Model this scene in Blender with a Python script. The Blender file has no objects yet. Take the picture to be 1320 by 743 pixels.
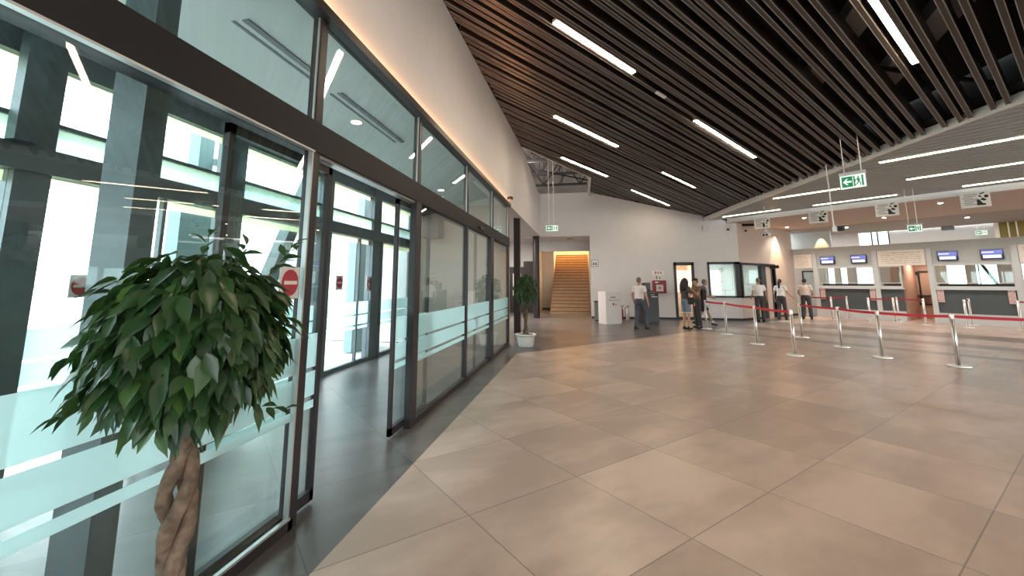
import bpy, bmesh, math, random
from mathutils import Vector, Matrix
random.seed(7)
S = bpy.context.scene
COL = S.collection
R2 = math.sqrt(2.0)
PI = math.pi

# ------------------------------------------------------------------ materials
def mat(name, col, rough=0.5, metal=0.0, spec=0.5, emit=None, estr=0.0, noise=0.0, nscale=8.0, bump=0.0):
    m = bpy.data.materials.new(name); m.use_nodes = True
    nt = m.node_tree; b = nt.nodes['Principled BSDF']
    b.inputs['Base Color'].default_value = (*col, 1)
    b.inputs['Roughness'].default_value = rough
    b.inputs['Metallic'].default_value = metal
    b.inputs['Specular IOR Level'].default_value = spec
    if emit:
        b.inputs['Emission Color'].default_value = (*emit, 1)
        b.inputs['Emission Strength'].default_value = estr
    if noise > 0 or bump > 0:
        tc = nt.nodes.new('ShaderNodeTexCoord')
        n = nt.nodes.new('ShaderNodeTexNoise'); n.inputs['Scale'].default_value = nscale
        n.inputs['Detail'].default_value = 4
        nt.links.new(tc.outputs['Object'], n.inputs['Vector'])
        if noise > 0:
            r = nt.nodes.new('ShaderNodeValToRGB')
            r.color_ramp.elements[0].position = 0.3; r.color_ramp.elements[1].position = 0.7
            r.color_ramp.elements[0].color = (*[max(0, c * (1 - noise)) for c in col], 1)
            r.color_ramp.elements[1].color = (*[min(1, c * (1 + noise)) for c in col], 1)
            nt.links.new(n.outputs['Fac'], r.inputs['Fac']); nt.links.new(r.outputs['Color'], b.inputs['Base Color'])
        if bump > 0:
            bp = nt.nodes.new('ShaderNodeBump'); bp.inputs['Strength'].default_value = bump; bp.inputs['Distance'].default_value = 0.01
            nt.links.new(n.outputs['Fac'], bp.inputs['Height']); nt.links.new(bp.outputs['Normal'], b.inputs['Normal'])
    return m

def glass_mat(name, tint, refl=1.0):
    m = bpy.data.materials.new(name); m.use_nodes = True
    nt = m.node_tree; nt.nodes.clear()
    o = nt.nodes.new('ShaderNodeOutputMaterial'); mx = nt.nodes.new('ShaderNodeMixShader')
    t = nt.nodes.new('ShaderNodeBsdfTransparent'); g = nt.nodes.new('ShaderNodeBsdfGlossy')
    f = nt.nodes.new('ShaderNodeFresnel')
    ge = nt.nodes.new('ShaderNodeNewGeometry'); mr = nt.nodes.new('ShaderNodeMapRange')      # same reflectance on both sides of a thin pane
    mr.inputs['To Min'].default_value = 1.5; mr.inputs['To Max'].default_value = 1 / 1.5
    nt.links.new(ge.outputs['Backfacing'], mr.inputs['Value']); nt.links.new(mr.outputs[0], f.inputs['IOR'])
    mu = nt.nodes.new('ShaderNodeMath'); mu.operation = 'MULTIPLY'; mu.inputs[1].default_value = refl
    t.inputs['Color'].default_value = (*tint, 1); g.inputs['Roughness'].default_value = 0.0
    g.inputs['Color'].default_value = (1, 1, 1, 1)
    nt.links.new(f.outputs[0], mu.inputs[0]); nt.links.new(mu.outputs[0], mx.inputs['Fac'])
    nt.links.new(t.outputs[0], mx.inputs[1]); nt.links.new(g.outputs[0], mx.inputs[2])
    nt.links.new(mx.outputs[0], o.inputs['Surface'])
    return m

def film_mat(name, col, through=0.35):
    m = bpy.data.materials.new(name); m.use_nodes = True
    nt = m.node_tree; nt.nodes.clear()
    o = nt.nodes.new('ShaderNodeOutputMaterial')
    t = nt.nodes.new('ShaderNodeBsdfTransparent'); t.inputs['Color'].default_value = (*col, 1)
    d = nt.nodes.new('ShaderNodeBsdfDiffuse'); d.inputs['Color'].default_value = (*col, 1)
    l = nt.nodes.new('ShaderNodeBsdfTranslucent'); l.inputs['Color'].default_value = (*col, 1)
    a = nt.nodes.new('ShaderNodeMixShader'); a.inputs['Fac'].default_value = 0.6
    b = nt.nodes.new('ShaderNodeMixShader'); b.inputs['Fac'].default_value = 1 - through
    nt.links.new(d.outputs[0], a.inputs[1]); nt.links.new(l.outputs[0], a.inputs[2])
    nt.links.new(t.outputs[0], b.inputs[1]); nt.links.new(a.outputs[0], b.inputs[2])
    nt.links.new(b.outputs[0], o.inputs['Surface'])
    return m

def floor_mat(name, c1, c2, rough, pitch, bands=None, joint=0.5, spec=0.5):
    """square tiles laid at 45 degrees to the glazing; optional darker bands given as (u0,u1)"""
    m = bpy.data.materials.new(name); m.use_nodes = True
    nt = m.node_tree; b = nt.nodes['Principled BSDF']; N = nt.nodes.new; L = nt.links.new
    tc = N('ShaderNodeTexCoord'); mp = N('ShaderNodeMapping'); mp.vector_type = 'POINT'
    mp.inputs['Rotation'].default_value = (0, 0, -PI / 4)      # x -> u, y -> -v
    L(tc.outputs['Object'], mp.inputs['Vector'])
    sx = N('ShaderNodeSeparateXYZ'); L(mp.outputs[0], sx.inputs[0])
    def math_(op, a, bb=None, cl=False):
        n = N('ShaderNodeMath'); n.operation = op; n.use_clamp = cl
        for i, v in enumerate((a, bb)):
            if v is None: continue
            if isinstance(v, (int, float)): n.inputs[i].default_value = v
            else: L(v, n.inputs[i])
        return n.outputs[0]
    U = sx.outputs['X']; V = sx.outputs['Y']
    fu = math_('DIVIDE', math_('SUBTRACT', U, 1.58), pitch); fv = math_('DIVIDE', math_('SUBTRACT', V, 3.77), pitch)
    def dist(f):
        fr = math_('FRACT', f); return math_('MINIMUM', fr, math_('SUBTRACT', 1.0, fr))
    d = math_('MINIMUM', dist(fu), dist(fv))
    jm = math_('LESS_THAN', d, 0.0042)
    cb = N('ShaderNodeCombineXYZ'); L(math_('FLOOR', fu), cb.inputs[0]); L(math_('FLOOR', fv), cb.inputs[1])
    wn = N('ShaderNodeTexWhiteNoise'); wn.noise_dimensions = '3D'; L(cb.outputs[0], wn.inputs['Vector'])
    off = N('ShaderNodeVectorMath'); off.operation = 'MULTIPLY_ADD'
    L(wn.outputs['Color'], off.inputs[0]); off.inputs[1].default_value = (40, 40, 40); L(mp.outputs[0], off.inputs[2])
    st = N('ShaderNodeMapping'); st.inputs['Scale'].default_value = (0.6, 1.2, 1); L(off.outputs[0], st.inputs['Vector'])
    n1 = N('ShaderNodeTexNoise'); n1.inputs['Scale'].default_value = 1.5; n1.inputs['Detail'].default_value = 2; n1.inputs['Roughness'].default_value = 0.45
    L(st.outputs[0], n1.inputs['Vector'])
    n2 = N('ShaderNodeTexNoise'); n2.inputs['Scale'].default_value = 7; n2.inputs['Detail'].default_value = 2
    L(st.outputs[0], n2.inputs['Vector'])
    f = math_('ADD', math_('MULTIPLY', n1.outputs['Fac'], 0.75), math_('MULTIPLY', n2.outputs['Fac'], 0.25))
    f = math_('ADD', f, math_('MULTIPLY', math_('SUBTRACT', wn.outputs['Value'], 0.5), 0.22))
    f = math_('MAXIMUM', f, 0.36)
    ms = N('ShaderNodeMapRange'); ms.clamp = True; ms.interpolation_type = 'SMOOTHSTEP'
    ms.inputs['From Min'].default_value = 0.3; ms.inputs['From Max'].default_value = 0.72; L(f, ms.inputs['Value'])
    rp = N('ShaderNodeMixRGB'); rp.inputs['Color1'].default_value = (*c1, 1); rp.inputs['Color2'].default_value = (*c2, 1); L(ms.outputs[0], rp.inputs['Fac'])
    cur = rp.outputs['Color']
    def mul(cur, fac, c):
        mm = N('ShaderNodeMix'); mm.data_type = 'RGBA'; mm.blend_type = 'MULTIPLY'
        L(fac, mm.inputs['Factor']); L(cur, mm.inputs['A']); mm.inputs['B'].default_value = (*c, 1); return mm.outputs['Result']
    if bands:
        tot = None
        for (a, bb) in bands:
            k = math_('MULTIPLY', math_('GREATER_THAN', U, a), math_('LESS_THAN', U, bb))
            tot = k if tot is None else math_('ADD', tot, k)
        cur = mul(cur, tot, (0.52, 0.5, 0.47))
    cur = mul(cur, jm, (joint, joint, joint))
    L(cur, b.inputs['Base Color'])
    rr = math_('ADD', math_('MULTIPLY', f, 0.01), rough); L(rr, b.inputs['Roughness'])
    b.inputs['Specular IOR Level'].default_value = spec
    return m

M = {}
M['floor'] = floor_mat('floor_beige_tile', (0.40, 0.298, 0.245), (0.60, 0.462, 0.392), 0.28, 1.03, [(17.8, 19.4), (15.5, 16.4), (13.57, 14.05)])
M['floor_grey'] = floor_mat('floor_grey_tile', (0.092, 0.085, 0.086), (0.172, 0.16, 0.158), 0.28, 1.03)
M['wall'] = mat('white_plaster', (0.69, 0.675, 0.66), 0.6, noise=0.02, nscale=3)
M['soffit'] = mat('vestibule_ceiling_white', (0.80, 0.81, 0.79), 0.7)
M['pink'] = mat('rose_beige_plaster', (0.48, 0.37, 0.31), 0.65)
M['pinkdark'] = mat('brown_pier_shaded_soffit', (0.30, 0.24, 0.21), 0.65)  # brown for the piers; on the soffit it stands in for shade
M['booth'] = mat('cream_panel', (0.53, 0.43, 0.365), 0.5, noise=0.02)
M['trim'] = mat('white_metal_trim', (0.78, 0.77, 0.74), 0.4)
M['darkframe'] = mat('anthracite_aluminium', (0.024, 0.021, 0.023), 0.38, 0.0, 0.35)
M['beam'] = mat('anthracite_cladding', (0.009, 0.009, 0.012), 0.5, 0.0, 0.25)
M['facade'] = mat('grey_green_steel', (0.10, 0.125, 0.135), 0.45, 0.2, noise=0.12, nscale=5)
M['silver'] = mat('silver_profile', (0.55, 0.56, 0.56), 0.4, 0.8)
M['baffle'] = mat('dark_bronze_baffle', (0.043, 0.036, 0.033), 0.36, 0.0, 0.5)
M['baffle_lip'] = mat('bronze_slat_edge', (0.30, 0.27, 0.25), 0.4, 0.1)
M['void'] = mat('black_plenum', (0.012, 0.011, 0.011), 0.9)
M['slatgrey'] = mat('grey_slat', (0.36, 0.375, 0.365), 0.45, 0.1)
M['slatback'] = mat('grey_slat_backing', (0.06, 0.062, 0.062), 0.8)
M['steel'] = mat('brushed_steel', (0.88, 0.86, 0.82), 0.34, 0.75)
M['belt'] = mat('red_webbing', (0.62, 0.03, 0.055), 0.6, noise=0.06, nscale=60)
M['beltdark'] = mat('dark_red_webbing', (0.34, 0.02, 0.04), 0.6)
M['black'] = mat('black_plastic', (0.018, 0.017, 0.02), 0.45)
M['white'] = mat('white_plastic', (0.82, 0.81, 0.79), 0.4)
M['paper'] = mat('white_board', (0.80, 0.81, 0.79), 0.5)
M['ink'] = mat('black_ink', (0.02, 0.02, 0.025), 0.6)
M['inkgrey'] = mat('grey_ink', (0.25, 0.25, 0.27), 0.6)
M['green'] = mat('green_sign', (0.01, 0.24, 0.10), 0.4, emit=(0.0, 0.25, 0.1), estr=0.12)
M['signwhite'] = mat('lit_sign_white', (0.85, 0.9, 0.86), 0.4, emit=(0.85, 1.0, 0.9), estr=0.2)
M['red'] = mat('hydrant_red', (0.22, 0.012, 0.02), 0.4)
M['signred'] = mat('sign_red', (0.36, 0.03, 0.045), 0.5)
M['signlight'] = mat('sign_offwhite', (0.62, 0.60, 0.58), 0.5)
M['panelgrey'] = mat('grey_laminate', (0.49, 0.505, 0.48), 0.5, noise=0.03)
M['paneldark'] = mat('slate_laminate', (0.075, 0.088, 0.092), 0.45)
M['plinth'] = mat('pale_grey_plinth', (0.58, 0.59, 0.58), 0.45)
M['boardcream'] = mat('cream_board', (0.82, 0.75, 0.66), 0.5)
M['boardbrown'] = mat('tan_ink', (0.46, 0.34, 0.26), 0.6)
M['screenbezel'] = mat('screen_bezel', (0.03, 0.035, 0.07), 0.3)
M['screen'] = mat('screen_violet', (0.1, 0.1, 0.3), 0.2, emit=(0.13, 0.15, 0.38), estr=0.4)
M['screenlight'] = mat('screen_pale_blue', (0.5, 0.55, 0.8), 0.2, emit=(0.62, 0.70, 1.0), estr=0.32)
M['sticker'] = mat('pink_notice', (0.66, 0.52, 0.48), 0.5)
M['stickerred'] = mat('notice_red', (0.55, 0.22, 0.20), 0.5)
M['stair'] = mat('tan_stone_step', (0.36, 0.235, 0.13), 0.45, noise=0.1, nscale=6)
M['stairnose'] = mat('dark_step_nosing', (0.12, 0.075, 0.045), 0.5)
M['kiosk'] = mat('slate_kiosk', (0.035, 0.038, 0.040), 0.4)
M['boxwhite'] = mat('kiosk_white_face', (0.78, 0.77, 0.75), 0.5)
M['bin'] = mat('grey_green_bin', (0.22, 0.26, 0.235), 0.5)
M['leaf'] = None
M['pot'] = mat('white_ceramic', (0.72, 0.69, 0.63), 0.35)
M['soil'] = mat('soil', (0.055, 0.035, 0.022), 0.9, noise=0.4, nscale=40)
M['bark'] = mat('ficus_bark', (0.15, 0.105, 0.072), 0.85, noise=0.5, nscale=26, bump=0.8)
M['glass'] = glass_mat('clear_tinted_glass', (0.90, 0.95, 0.94))
M['glassout'] = glass_mat('outer_tinted_glass', (0.90, 0.95, 0.95), 0.8)
M['solar'] = glass_mat('solar_control_glass', (0.52, 0.58, 0.56), 1.0)
M['glasssmall'] = glass_mat('counter_glass', (0.92, 0.96, 0.94))
M['poster'] = film_mat('poster_film', (0.90, 0.94, 0.93), 0.0)
M['blind'] = film_mat('cream_blind', (0.90, 0.89, 0.70), 0.35)
M['film'] = film_mat('frosted_film', (0.76, 0.88, 0.88), 0.30)
M['lamp'] = mat('warm_lamp', (1, 1, 1), 0.5, emit=(1.0, 0.79, 0.57), estr=18.0)
M['lamp_soft'] = mat('warm_lamp_soft', (1, 1, 1), 0.5, emit=(1.0, 0.82, 0.58), estr=5.0)
M['led'] = mat('led_strip', (1, 1, 1), 0.5, emit=(1.0, 0.42, 0.17), estr=26.0)
M['down'] = mat('downlight_glow', (1, 1, 1), 0.5, emit=(1.0, 0.86, 0.66), estr=12.0)
M['apron'] = mat('pale_concrete', (0.62, 0.62, 0.60), 0.8, noise=0.05, nscale=0.6)
M['grass'] = mat('dry_grass', (0.17, 0.23, 0.075), 0.9, noise=0.3, nscale=0.05)
M['exterior'] = mat('beige_render', (0.60, 0.56, 0.44), 0.7)
M['pier'] = mat('teal_grey_cladding', (0.20, 0.29, 0.30), 0.5)
M['olive'] = mat('olive_louvre', (0.22, 0.16, 0.02), 0.5)
M['wood'] = mat('brown_partition', (0.44, 0.29, 0.21), 0.55, noise=0.04)
M['lilac'] = mat('pale_lilac_panel', (0.50, 0.45, 0.44), 0.4)
M['deck'] = mat('profiled_roof_deck', (0.33, 0.28, 0.25), 0.6, noise=0.15, nscale=3)
M['truss'] = mat('dark_steel_truss', (0.035, 0.028, 0.026), 0.5)
M['skin'] = mat('skin_tan', (0.50, 0.29, 0.20), 0.5)
M['skin2'] = mat('skin_olive', (0.42, 0.24, 0.16), 0.5)
M['hairdark'] = mat('dark_brown_hair', (0.022, 0.015, 0.012), 0.6, bump=0.8, nscale=60)
M['hairgrey'] = mat('cropped_grey_hair', (0.17, 0.13, 0.10), 0.8, bump=0.5, nscale=90)
M['eye'] = mat('eye', (0.05, 0.035, 0.03), 0.2)
M['shirtwhite'] = mat('white_cotton', (0.78, 0.76, 0.75), 0.8, noise=0.03, nscale=20)
M['shirtrose'] = mat('pale_rose_cotton', (0.68, 0.56, 0.49), 0.8, noise=0.03, nscale=20)
M['trouserblue'] = mat('slate_blue_trousers', (0.085, 0.10, 0.13), 0.8, noise=0.1, nscale=20)
M['trousergrey'] = mat('charcoal_trousers', (0.055, 0.055, 0.058), 0.8, noise=0.1, nscale=20)
M['teegrey'] = mat('charcoal_tee', (0.075, 0.068, 0.068), 0.8, noise=0.08, nscale=20)
M['denim'] = mat('faded_denim', (0.17, 0.24, 0.31), 0.8, noise=0.2, nscale=30)
M['polo'] = mat('slate_polo', (0.14, 0.155, 0.19), 0.8, noise=0.06, nscale=20)
M['brownshirt'] = mat('brown_tee', (0.20, 0.12, 0.075), 0.8, noise=0.06, nscale=20)
M['blackcloth'] = mat('black_cloth', (0.016, 0.016, 0.02), 0.75, noise=0.1, nscale=20)
M['sock'] = mat('white_sock', (0.75, 0.74, 0.72), 0.8)
M['maskw'] = mat('white_mask', (0.75, 0.70, 0.70), 0.7)

def leaf_material():
    m = bpy.data.materials.new('ficus_leaf'); m.use_nodes = True
    nt = m.node_tree; b = nt.nodes['Principled BSDF']; N = nt.nodes.new; L = nt.links.new
    at = N('ShaderNodeAttribute'); at.attribute_name = 'leaf_tone'; at.attribute_type = 'GEOMETRY'
    rp = N('ShaderNodeValToRGB')
    e = rp.color_ramp.elements
    e[0].position = 0.0; e[0].color = (0.011, 0.036, 0.013, 1)
    e[1].position = 1.0; e[1].color = (0.09, 0.175, 0.036, 1)
    k = e.new(0.62); k.color = (0.026, 0.070, 0.021, 1)
    L(at.outputs['Fac'], rp.inputs['Fac']); L(rp.outputs['Color'], b.inputs['Base Color'])
    b.inputs['Roughness'].default_value = 0.33; b.inputs['Specular IOR Level'].default_value = 0.45
    tr = N('ShaderNodeBsdfTranslucent'); tr.inputs['Color'].default_value = (0.10, 0.2, 0.03, 1)
    mx = N('ShaderNodeMixShader'); mx.inputs['Fac'].default_value = 0.12
    out = nt.nodes['Material Output']
    L(b.outputs[0], mx.inputs[1]); L(tr.outputs[0], mx.inputs[2]); L(mx.outputs[0], out.inputs['Surface'])
    return m
M['leaf'] = leaf_material()

# ------------------------------------------------------------------ mesh helpers
def uv(u, v, z=0.0): return Vector(((u + v) / R2, (u - v) / R2, z))

class MB:
    def __init__(s): s.bm = bmesh.new()
    def poly(s, pts, faces):
        vs = [s.bm.verts.new(p) for p in pts]
        for f in faces:
            try: s.bm.faces.new([vs[i] for i in f])
            except ValueError: pass
        return s
    def box(s, x0, x1, y0, y1, z0, z1):
        p = [(x0, y0, z0), (x1, y0, z0), (x1, y1, z0), (x0, y1, z0), (x0, y0, z1), (x1, y0, z1), (x1, y1, z1), (x0, y1, z1)]
        return s.poly(p, [(0, 3, 2, 1), (4, 5, 6, 7), (0, 1, 5, 4), (1, 2, 6, 5), (2, 3, 7, 6), (3, 0, 4, 7)])
    def uvbox(s, u0, u1, v0, v1, z0, z1):
        c = [uv(u0, v0), uv(u0, v1), uv(u1, v1), uv(u1, v0)]
        p = [(a.x, a.y, z) for z in (z0, z1) for a in c]
        return s.poly(p, [(0, 1, 2, 3), (7, 6, 5, 4), (0, 4, 5, 1), (1, 5, 6, 2), (2, 6, 7, 3), (3, 7, 4, 0)])
    def prism(s, pts, axis, a0, a1):
        """pts: 2-D outline; axis 'x': pts are (y,z); 'y': (x,z); 'z': (x,y)"""
        def P(p, a): return {'x': (a, p[0], p[1]), 'y': (p[0], a, p[1]), 'z': (p[0], p[1], a)}[axis]
        n = len(pts)
        pp = [P(p, a0) for p in pts] + [P(p, a1) for p in pts]
        return s.poly(pp, [tuple(range(n - 1, -1, -1)), tuple(range(n, 2 * n))] + [(i, (i + 1) % n, n + (i + 1) % n, n + i) for i in range(n)])
    def bar(s, p, q, w, h, up=(0, 0, 1)):
        p, q = Vector(p), Vector(q); d = (q - p).normalized(); up = Vector(up)
        if abs(d.dot(up)) > 0.99: up = Vector((0, 1, 0))
        sd = d.cross(up).normalized(); u2 = sd.cross(d)
        pts = []
        for e in (p, q):
            for a, b in ((-1, -1), (1, -1), (1, 1), (-1, 1)): pts.append(e + sd * (a * w / 2) + u2 * (b * h / 2))
        return s.poly(pts, [(3, 2, 1, 0), (4, 5, 6, 7), (0, 1, 5, 4), (1, 2, 6, 5), (2, 3, 7, 6), (3, 0, 4, 7)])
    def tube(s, pts, radii, n=10, cap=True):
        pts = [Vector(p) for p in pts]
        if not hasattr(radii, '__len__'): radii = [radii] * len(pts)
        ref = Vector((0.13, 0.97, 0.21)); rings = []
        for i, p in enumerate(pts):
            d = (pts[min(i + 1, len(pts) - 1)] - pts[max(i - 1, 0)]).normalized()
            a = d.cross(ref)
            if a.length < 0.05: a = d.cross(Vector((1, 0, 0)))
            a.normalize(); b = d.cross(a)
            rings.append([s.bm.verts.new(p + (a * math.cos(2 * PI * k / n) + b * math.sin(2 * PI * k / n)) * radii[i]) for k in range(n)])
        for r0, r1 in zip(rings, rings[1:]):
            for k in range(n): s.bm.faces.new((r0[k], r0[(k + 1) % n], r1[(k + 1) % n], r1[k]))
        if cap:
            s.bm.faces.new(rings[0][::-1]); s.bm.faces.new(rings[-1])
        return s
    def lathe(s, prof, n=24, c=(0, 0)):
        """closed solid of revolution from (r,z) profile, bottom to top"""
        rings = []
        for r, z in prof:
            rings.append([s.bm.verts.new((c[0] + r * math.cos(2 * PI * k / n), c[1] + r * math.sin(2 * PI * k / n), z)) for k in range(n)])
        for r0, r1 in zip(rings, rings[1:]):
            for k in range(n): s.bm.faces.new((r0[k], r0[(k + 1) % n], r1[(k + 1) % n], r1[k]))
        s.bm.faces.new(rings[0][::-1]); s.bm.faces.new(rings[-1])
        return s
    def ell(s, c, r, n=14, m=9, rot=None):
        c = Vector(c); R = rot or Matrix.Identity(3)
        rows = []
        top = s.bm.verts.new(c + R @ Vector((0, 0, r[2]))); bot = s.bm.verts.new(c + R @ Vector((0, 0, -r[2])))
        for i in range(1, m):
            t = PI * i / m
            rows.append([s.bm.verts.new(c + R @ Vector((r[0] * math.sin(t) * math.cos(2 * PI * k / n), r[1] * math.sin(t) * math.sin(2 * PI * k / n), r[2] * math.cos(t)))) for k in range(n)])
        for k in range(n):
            s.bm.faces.new((top, rows[0][k], rows[0][(k + 1) % n])); s.bm.faces.new((bot, rows[-1][(k + 1) % n], rows[-1][k]))
        for a, b in zip(rows, rows[1:]):
            for k in range(n): s.bm.faces.new((a[k], b[k], b[(k + 1) % n], a[(k + 1) % n]))
        return s
    def cap(s, p, q, r0, r1, n=12):
        """round-ended tapered limb"""
        p, q = Vector(p), Vector(q)
        s.tube([p, q], [r0, r1], n); s.ell(p, (r0,) * 3, n, 8); s.ell(q, (r1,) * 3, n, 8); return s
    def build(s, name, material, parent=None, smooth=False, bevel=0.0, remesh=0.0):
        me = bpy.data.meshes.new(name)
        bmesh.ops.recalc_face_normals(s.bm, faces=s.bm.faces[:])
        s.bm.to_mesh(me); s.bm.free()
        o = bpy.data.objects.new(name, me); COL.objects.link(o)
        if remesh > 0:
            md = o.modifiers.new('remesh', 'REMESH'); md.mode = 'VOXEL'; md.voxel_size = remesh
            sm = o.modifiers.new('smooth', 'SMOOTH'); sm.factor = 0.5; sm.iterations = 3
            dg = bpy.context.evaluated_depsgraph_get()
            nm = bpy.data.meshes.new_from_object(o.evaluated_get(dg)); nm.name = name
            o.modifiers.clear(); o.data = nm; bpy.data.meshes.remove(me); me = nm
        if smooth or remesh > 0:
            me.polygons.foreach_set('use_smooth', [True] * len(me.polygons))
        if bevel > 0:
            bv = o.modifiers.new('bevel', 'BEVEL'); bv.width = bevel; bv.segments = 2; bv.limit_method = 'ANGLE'
        me.materials.append(material if not isinstance(material, str) else M[material])
        if parent: o.parent = parent
        return o

def tag(o, label, cat, kind=None, group=None):
    o['label'] = label; o['category'] = cat
    if kind: o['kind'] = kind
    if group: o['group'] = group
    return o
def thing(name, label, cat, loc=(0, 0, 0), rz=0.0, kind=None, group=None):
    o = bpy.data.objects.new(name, None); COL.objects.link(o); o.empty_display_size = 0.1
    o.location = loc; o.rotation_euler = (0, 0, rz)
    return tag(o, label, cat, kind, group)
def struct(name, mb, m, label, cat, **k): return tag(mb.build(name, m, **k), label, cat, 'structure')
def copy_tree(o, parent=None):
    c = o.copy(); COL.objects.link(c)
    if parent: c.parent = parent
    for ch in list(o.children): copy_tree(ch, c)
    return c

# ------------------------------------------------------------------ main dimensions (metres)
GX = -1.92                      # inner glazed wall
OX = -4.5                       # outer facade
BY = 19.7                       # back wall
FX = 5.37                       # fascia between the two ceilings
CU = 24.04                      # ticket counter front, u = (x+y)/sqrt2
DV = -9.17                      # diagonal booth wall, v = (x-y)/sqrt2
YN = -7.0
RX = 20.0
def zc(x, y): return 4.932 - 0.2629 * x + 0.0523 * y     # underside of the dark slat ceiling
def zg(u): return 3.43 + 0.0518 * u                      # underside of the grey slat ceiling

# ------------------------------------------------------------------ floor and ground
vE = -7.95
bu = CU
a_ = (-1.53, -1.53 - vE * R2 * -1 * -1) if False else None
corner = (-1.53, 9.70)
end1 = uv(CU + 6, vE - 0.55)
fl = MB()
fl.poly([(-1.53, YN, 0), (RX + 8, YN, 0), (RX + 8, 30, 0), (end1.x, end1.y, 0), (corner[0], corner[1], 0)], [(0, 1, 2, 3, 4)])
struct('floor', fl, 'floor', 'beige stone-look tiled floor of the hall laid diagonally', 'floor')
fg = MB()
fg.poly([(OX, YN, 0), (-1.53, YN, 0), (corner[0], corner[1], 0), (end1.x, end1.y, 0), (12, 34, 0), (-9, 34, 0), (-9, 10.97, 0), (OX, 10.97, 0)], [(0, 1, 2, 3, 4, 5, 6, 7)])
struct('floor', fg, 'floor_grey', 'dark grey tiled floor border along the glazing and back wall', 'floor')
gr = MB(); gr.box(-160, OX, -120, 160, -0.2, -0.02)
tag(gr.build('apron', 'apron'), 'pale concrete apron outside the glazed front', 'ground', 'structure')
g2 = MB(); g2.box(-900, -160, -700, 160, -0.3, -0.06)
tag(g2.build('grass', 'grass'), 'strip of dry green grass at the far edge of the apron', 'grass', 'stuff')
g3 = MB(); g3.uvbox(29, 400, -260, 260, -0.2, -0.05)
tag(g3.build('grass', 'grass'), 'green field outside behind the ticket counters', 'grass', 'stuff')

# ------------------------------------------------------------------ walls
w = MB()
# band above the glazing; its top follows the sloping ceiling, then drops beside the roof opening
tp = [(YN, 3.71), (10.97, 3.71), (10.98, 3.70), (19.7, 3.76), (19.7, 5.84), (18.5, 5.72), (15.9, 5.98), (13.6, zc(GX, 13.6)), (YN, zc(GX, YN))]
w.prism(tp, 'x', GX - 0.25, GX)
struct('wall_left', w, 'wall', 'tall white wall band above the dark framed glazing', 'wall')
w = MB(); w.box(OX, GX - 0.02, 10.97, 11.17, 0, 3.68)
struct('wall_vestibule', w, 'booth', 'beige end wall of the glazed vestibule', 'wall')
w = MB()
T = 0.3
w.prism([(GX - 0.25, 3.76), (0.36, 3.76), (0.36, 5.84), (GX - 0.25, 5.84)], 'y', BY, BY + T)
w.prism([(0.36, 0), (3.99, 0), (3.99, zc(3.99, BY) - 0.02), (0.36, zc(0.36, BY) - 0.02)], 'y', BY, BY + T)
w.prism([(3.99, 2.5), (4.84, 2.5), (4.84, zc(4.84, BY)), (3.99, zc(3.99, BY))], 'y', BY, BY + T)
w.prism([(4.84, 0), (5.40, 0), (5.40, zc(5.4, BY)), (4.84, zc(4.84, BY))], 'y', BY, BY + T)
w.prism([(5.40, 0), (6.72, 0), (6.72, 0.99), (5.40, 0.99)], 'y', BY, BY + T)
w.prism([(5.40, 2.5), (6.72, 2.5), (6.72, 4.25), (6.35, 4.28), (5.9, 4.44), (5.40, zc(5.4, BY))], 'y', BY, BY + T)
w.box(-9, GX - 0.25, BY + 1.5, BY + 1.6, 3.8, 5.0)
struct('wall_back', w, 'wall', 'white back wall with stair opening, door and booth window', 'wall')
uB0 = (6.72 + BY) / R2
w = MB()
w.uvbox(uB0, 20.5, DV - 0.25, DV, 0.0, 0.99)
w.uvbox(uB0, 20.5, DV - 0.25, DV, 2.45, 4.24)
w.uvbox(20.9, 21.42, DV - 0.25, DV + 0.02, 0, 2.33)
w.uvbox(20.5, 21.95, DV - 0.25, DV, 2.33, 4.24)
w.uvbox(21.95, CU, DV - 0.25, DV, 0, 4.24)
struct('wall_booth', w, 'booth', 'beige diagonal wall of the corner booth lit by a spotlight', 'wall')
# lobby beyond the glazing and the stair well
w = MB()
w.box(-9, -2.45, 22.6, 22.8, 0, 3.75)
w.box(-2.65, -1.72, 25.7, 25.9, 0, 3.75)
w.box(-2.65, -2.45, 22.6, 25.9, 0, 3.75)
w.box(-9.1, -9, 10.97, 22.8, 0, 3.75)
w.box(-9, OX, 10.97, 11.1, 0, 3.75)
w.box(-1.90, -1.74, 25.9, 31.4, 0, 6.3)
w.box(0.37, 0.60, BY + T, 31.4, 0, 6.3)
w.box(-1.90, 0.6, 31.0, 31.2, 0, 6.3)
struct('wall_lobby', w, 'wall', 'white lobby and stairwell walls behind the back wall opening', 'wall')
c = MB(); c.box(-9, GX - 0.25, 11.0, BY, 3.76, 3.9); c.box(-9, 0.37, BY + T, 22.35, 3.76, 3.9)
c.box(-2.6, 0.45, 22.2, 22.35, 3.24, 3.77); c.box(-9, -1.8, 22.3, 26, 3.76, 3.9)
c.box(-1.9, 0.6, 22.35, 31.2, 6.2, 6.3)
struct('ceiling', c, 'wall', 'white lobby ceiling and bulkhead before the stairs', 'ceiling')
c = MB(); c.box(OX - 0.1, GX - 0.02, YN, 10.97, 3.68, 3.8)
struct('ceiling', c, 'soffit', 'white ceiling of the glazed vestibule', 'ceiling')
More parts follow.
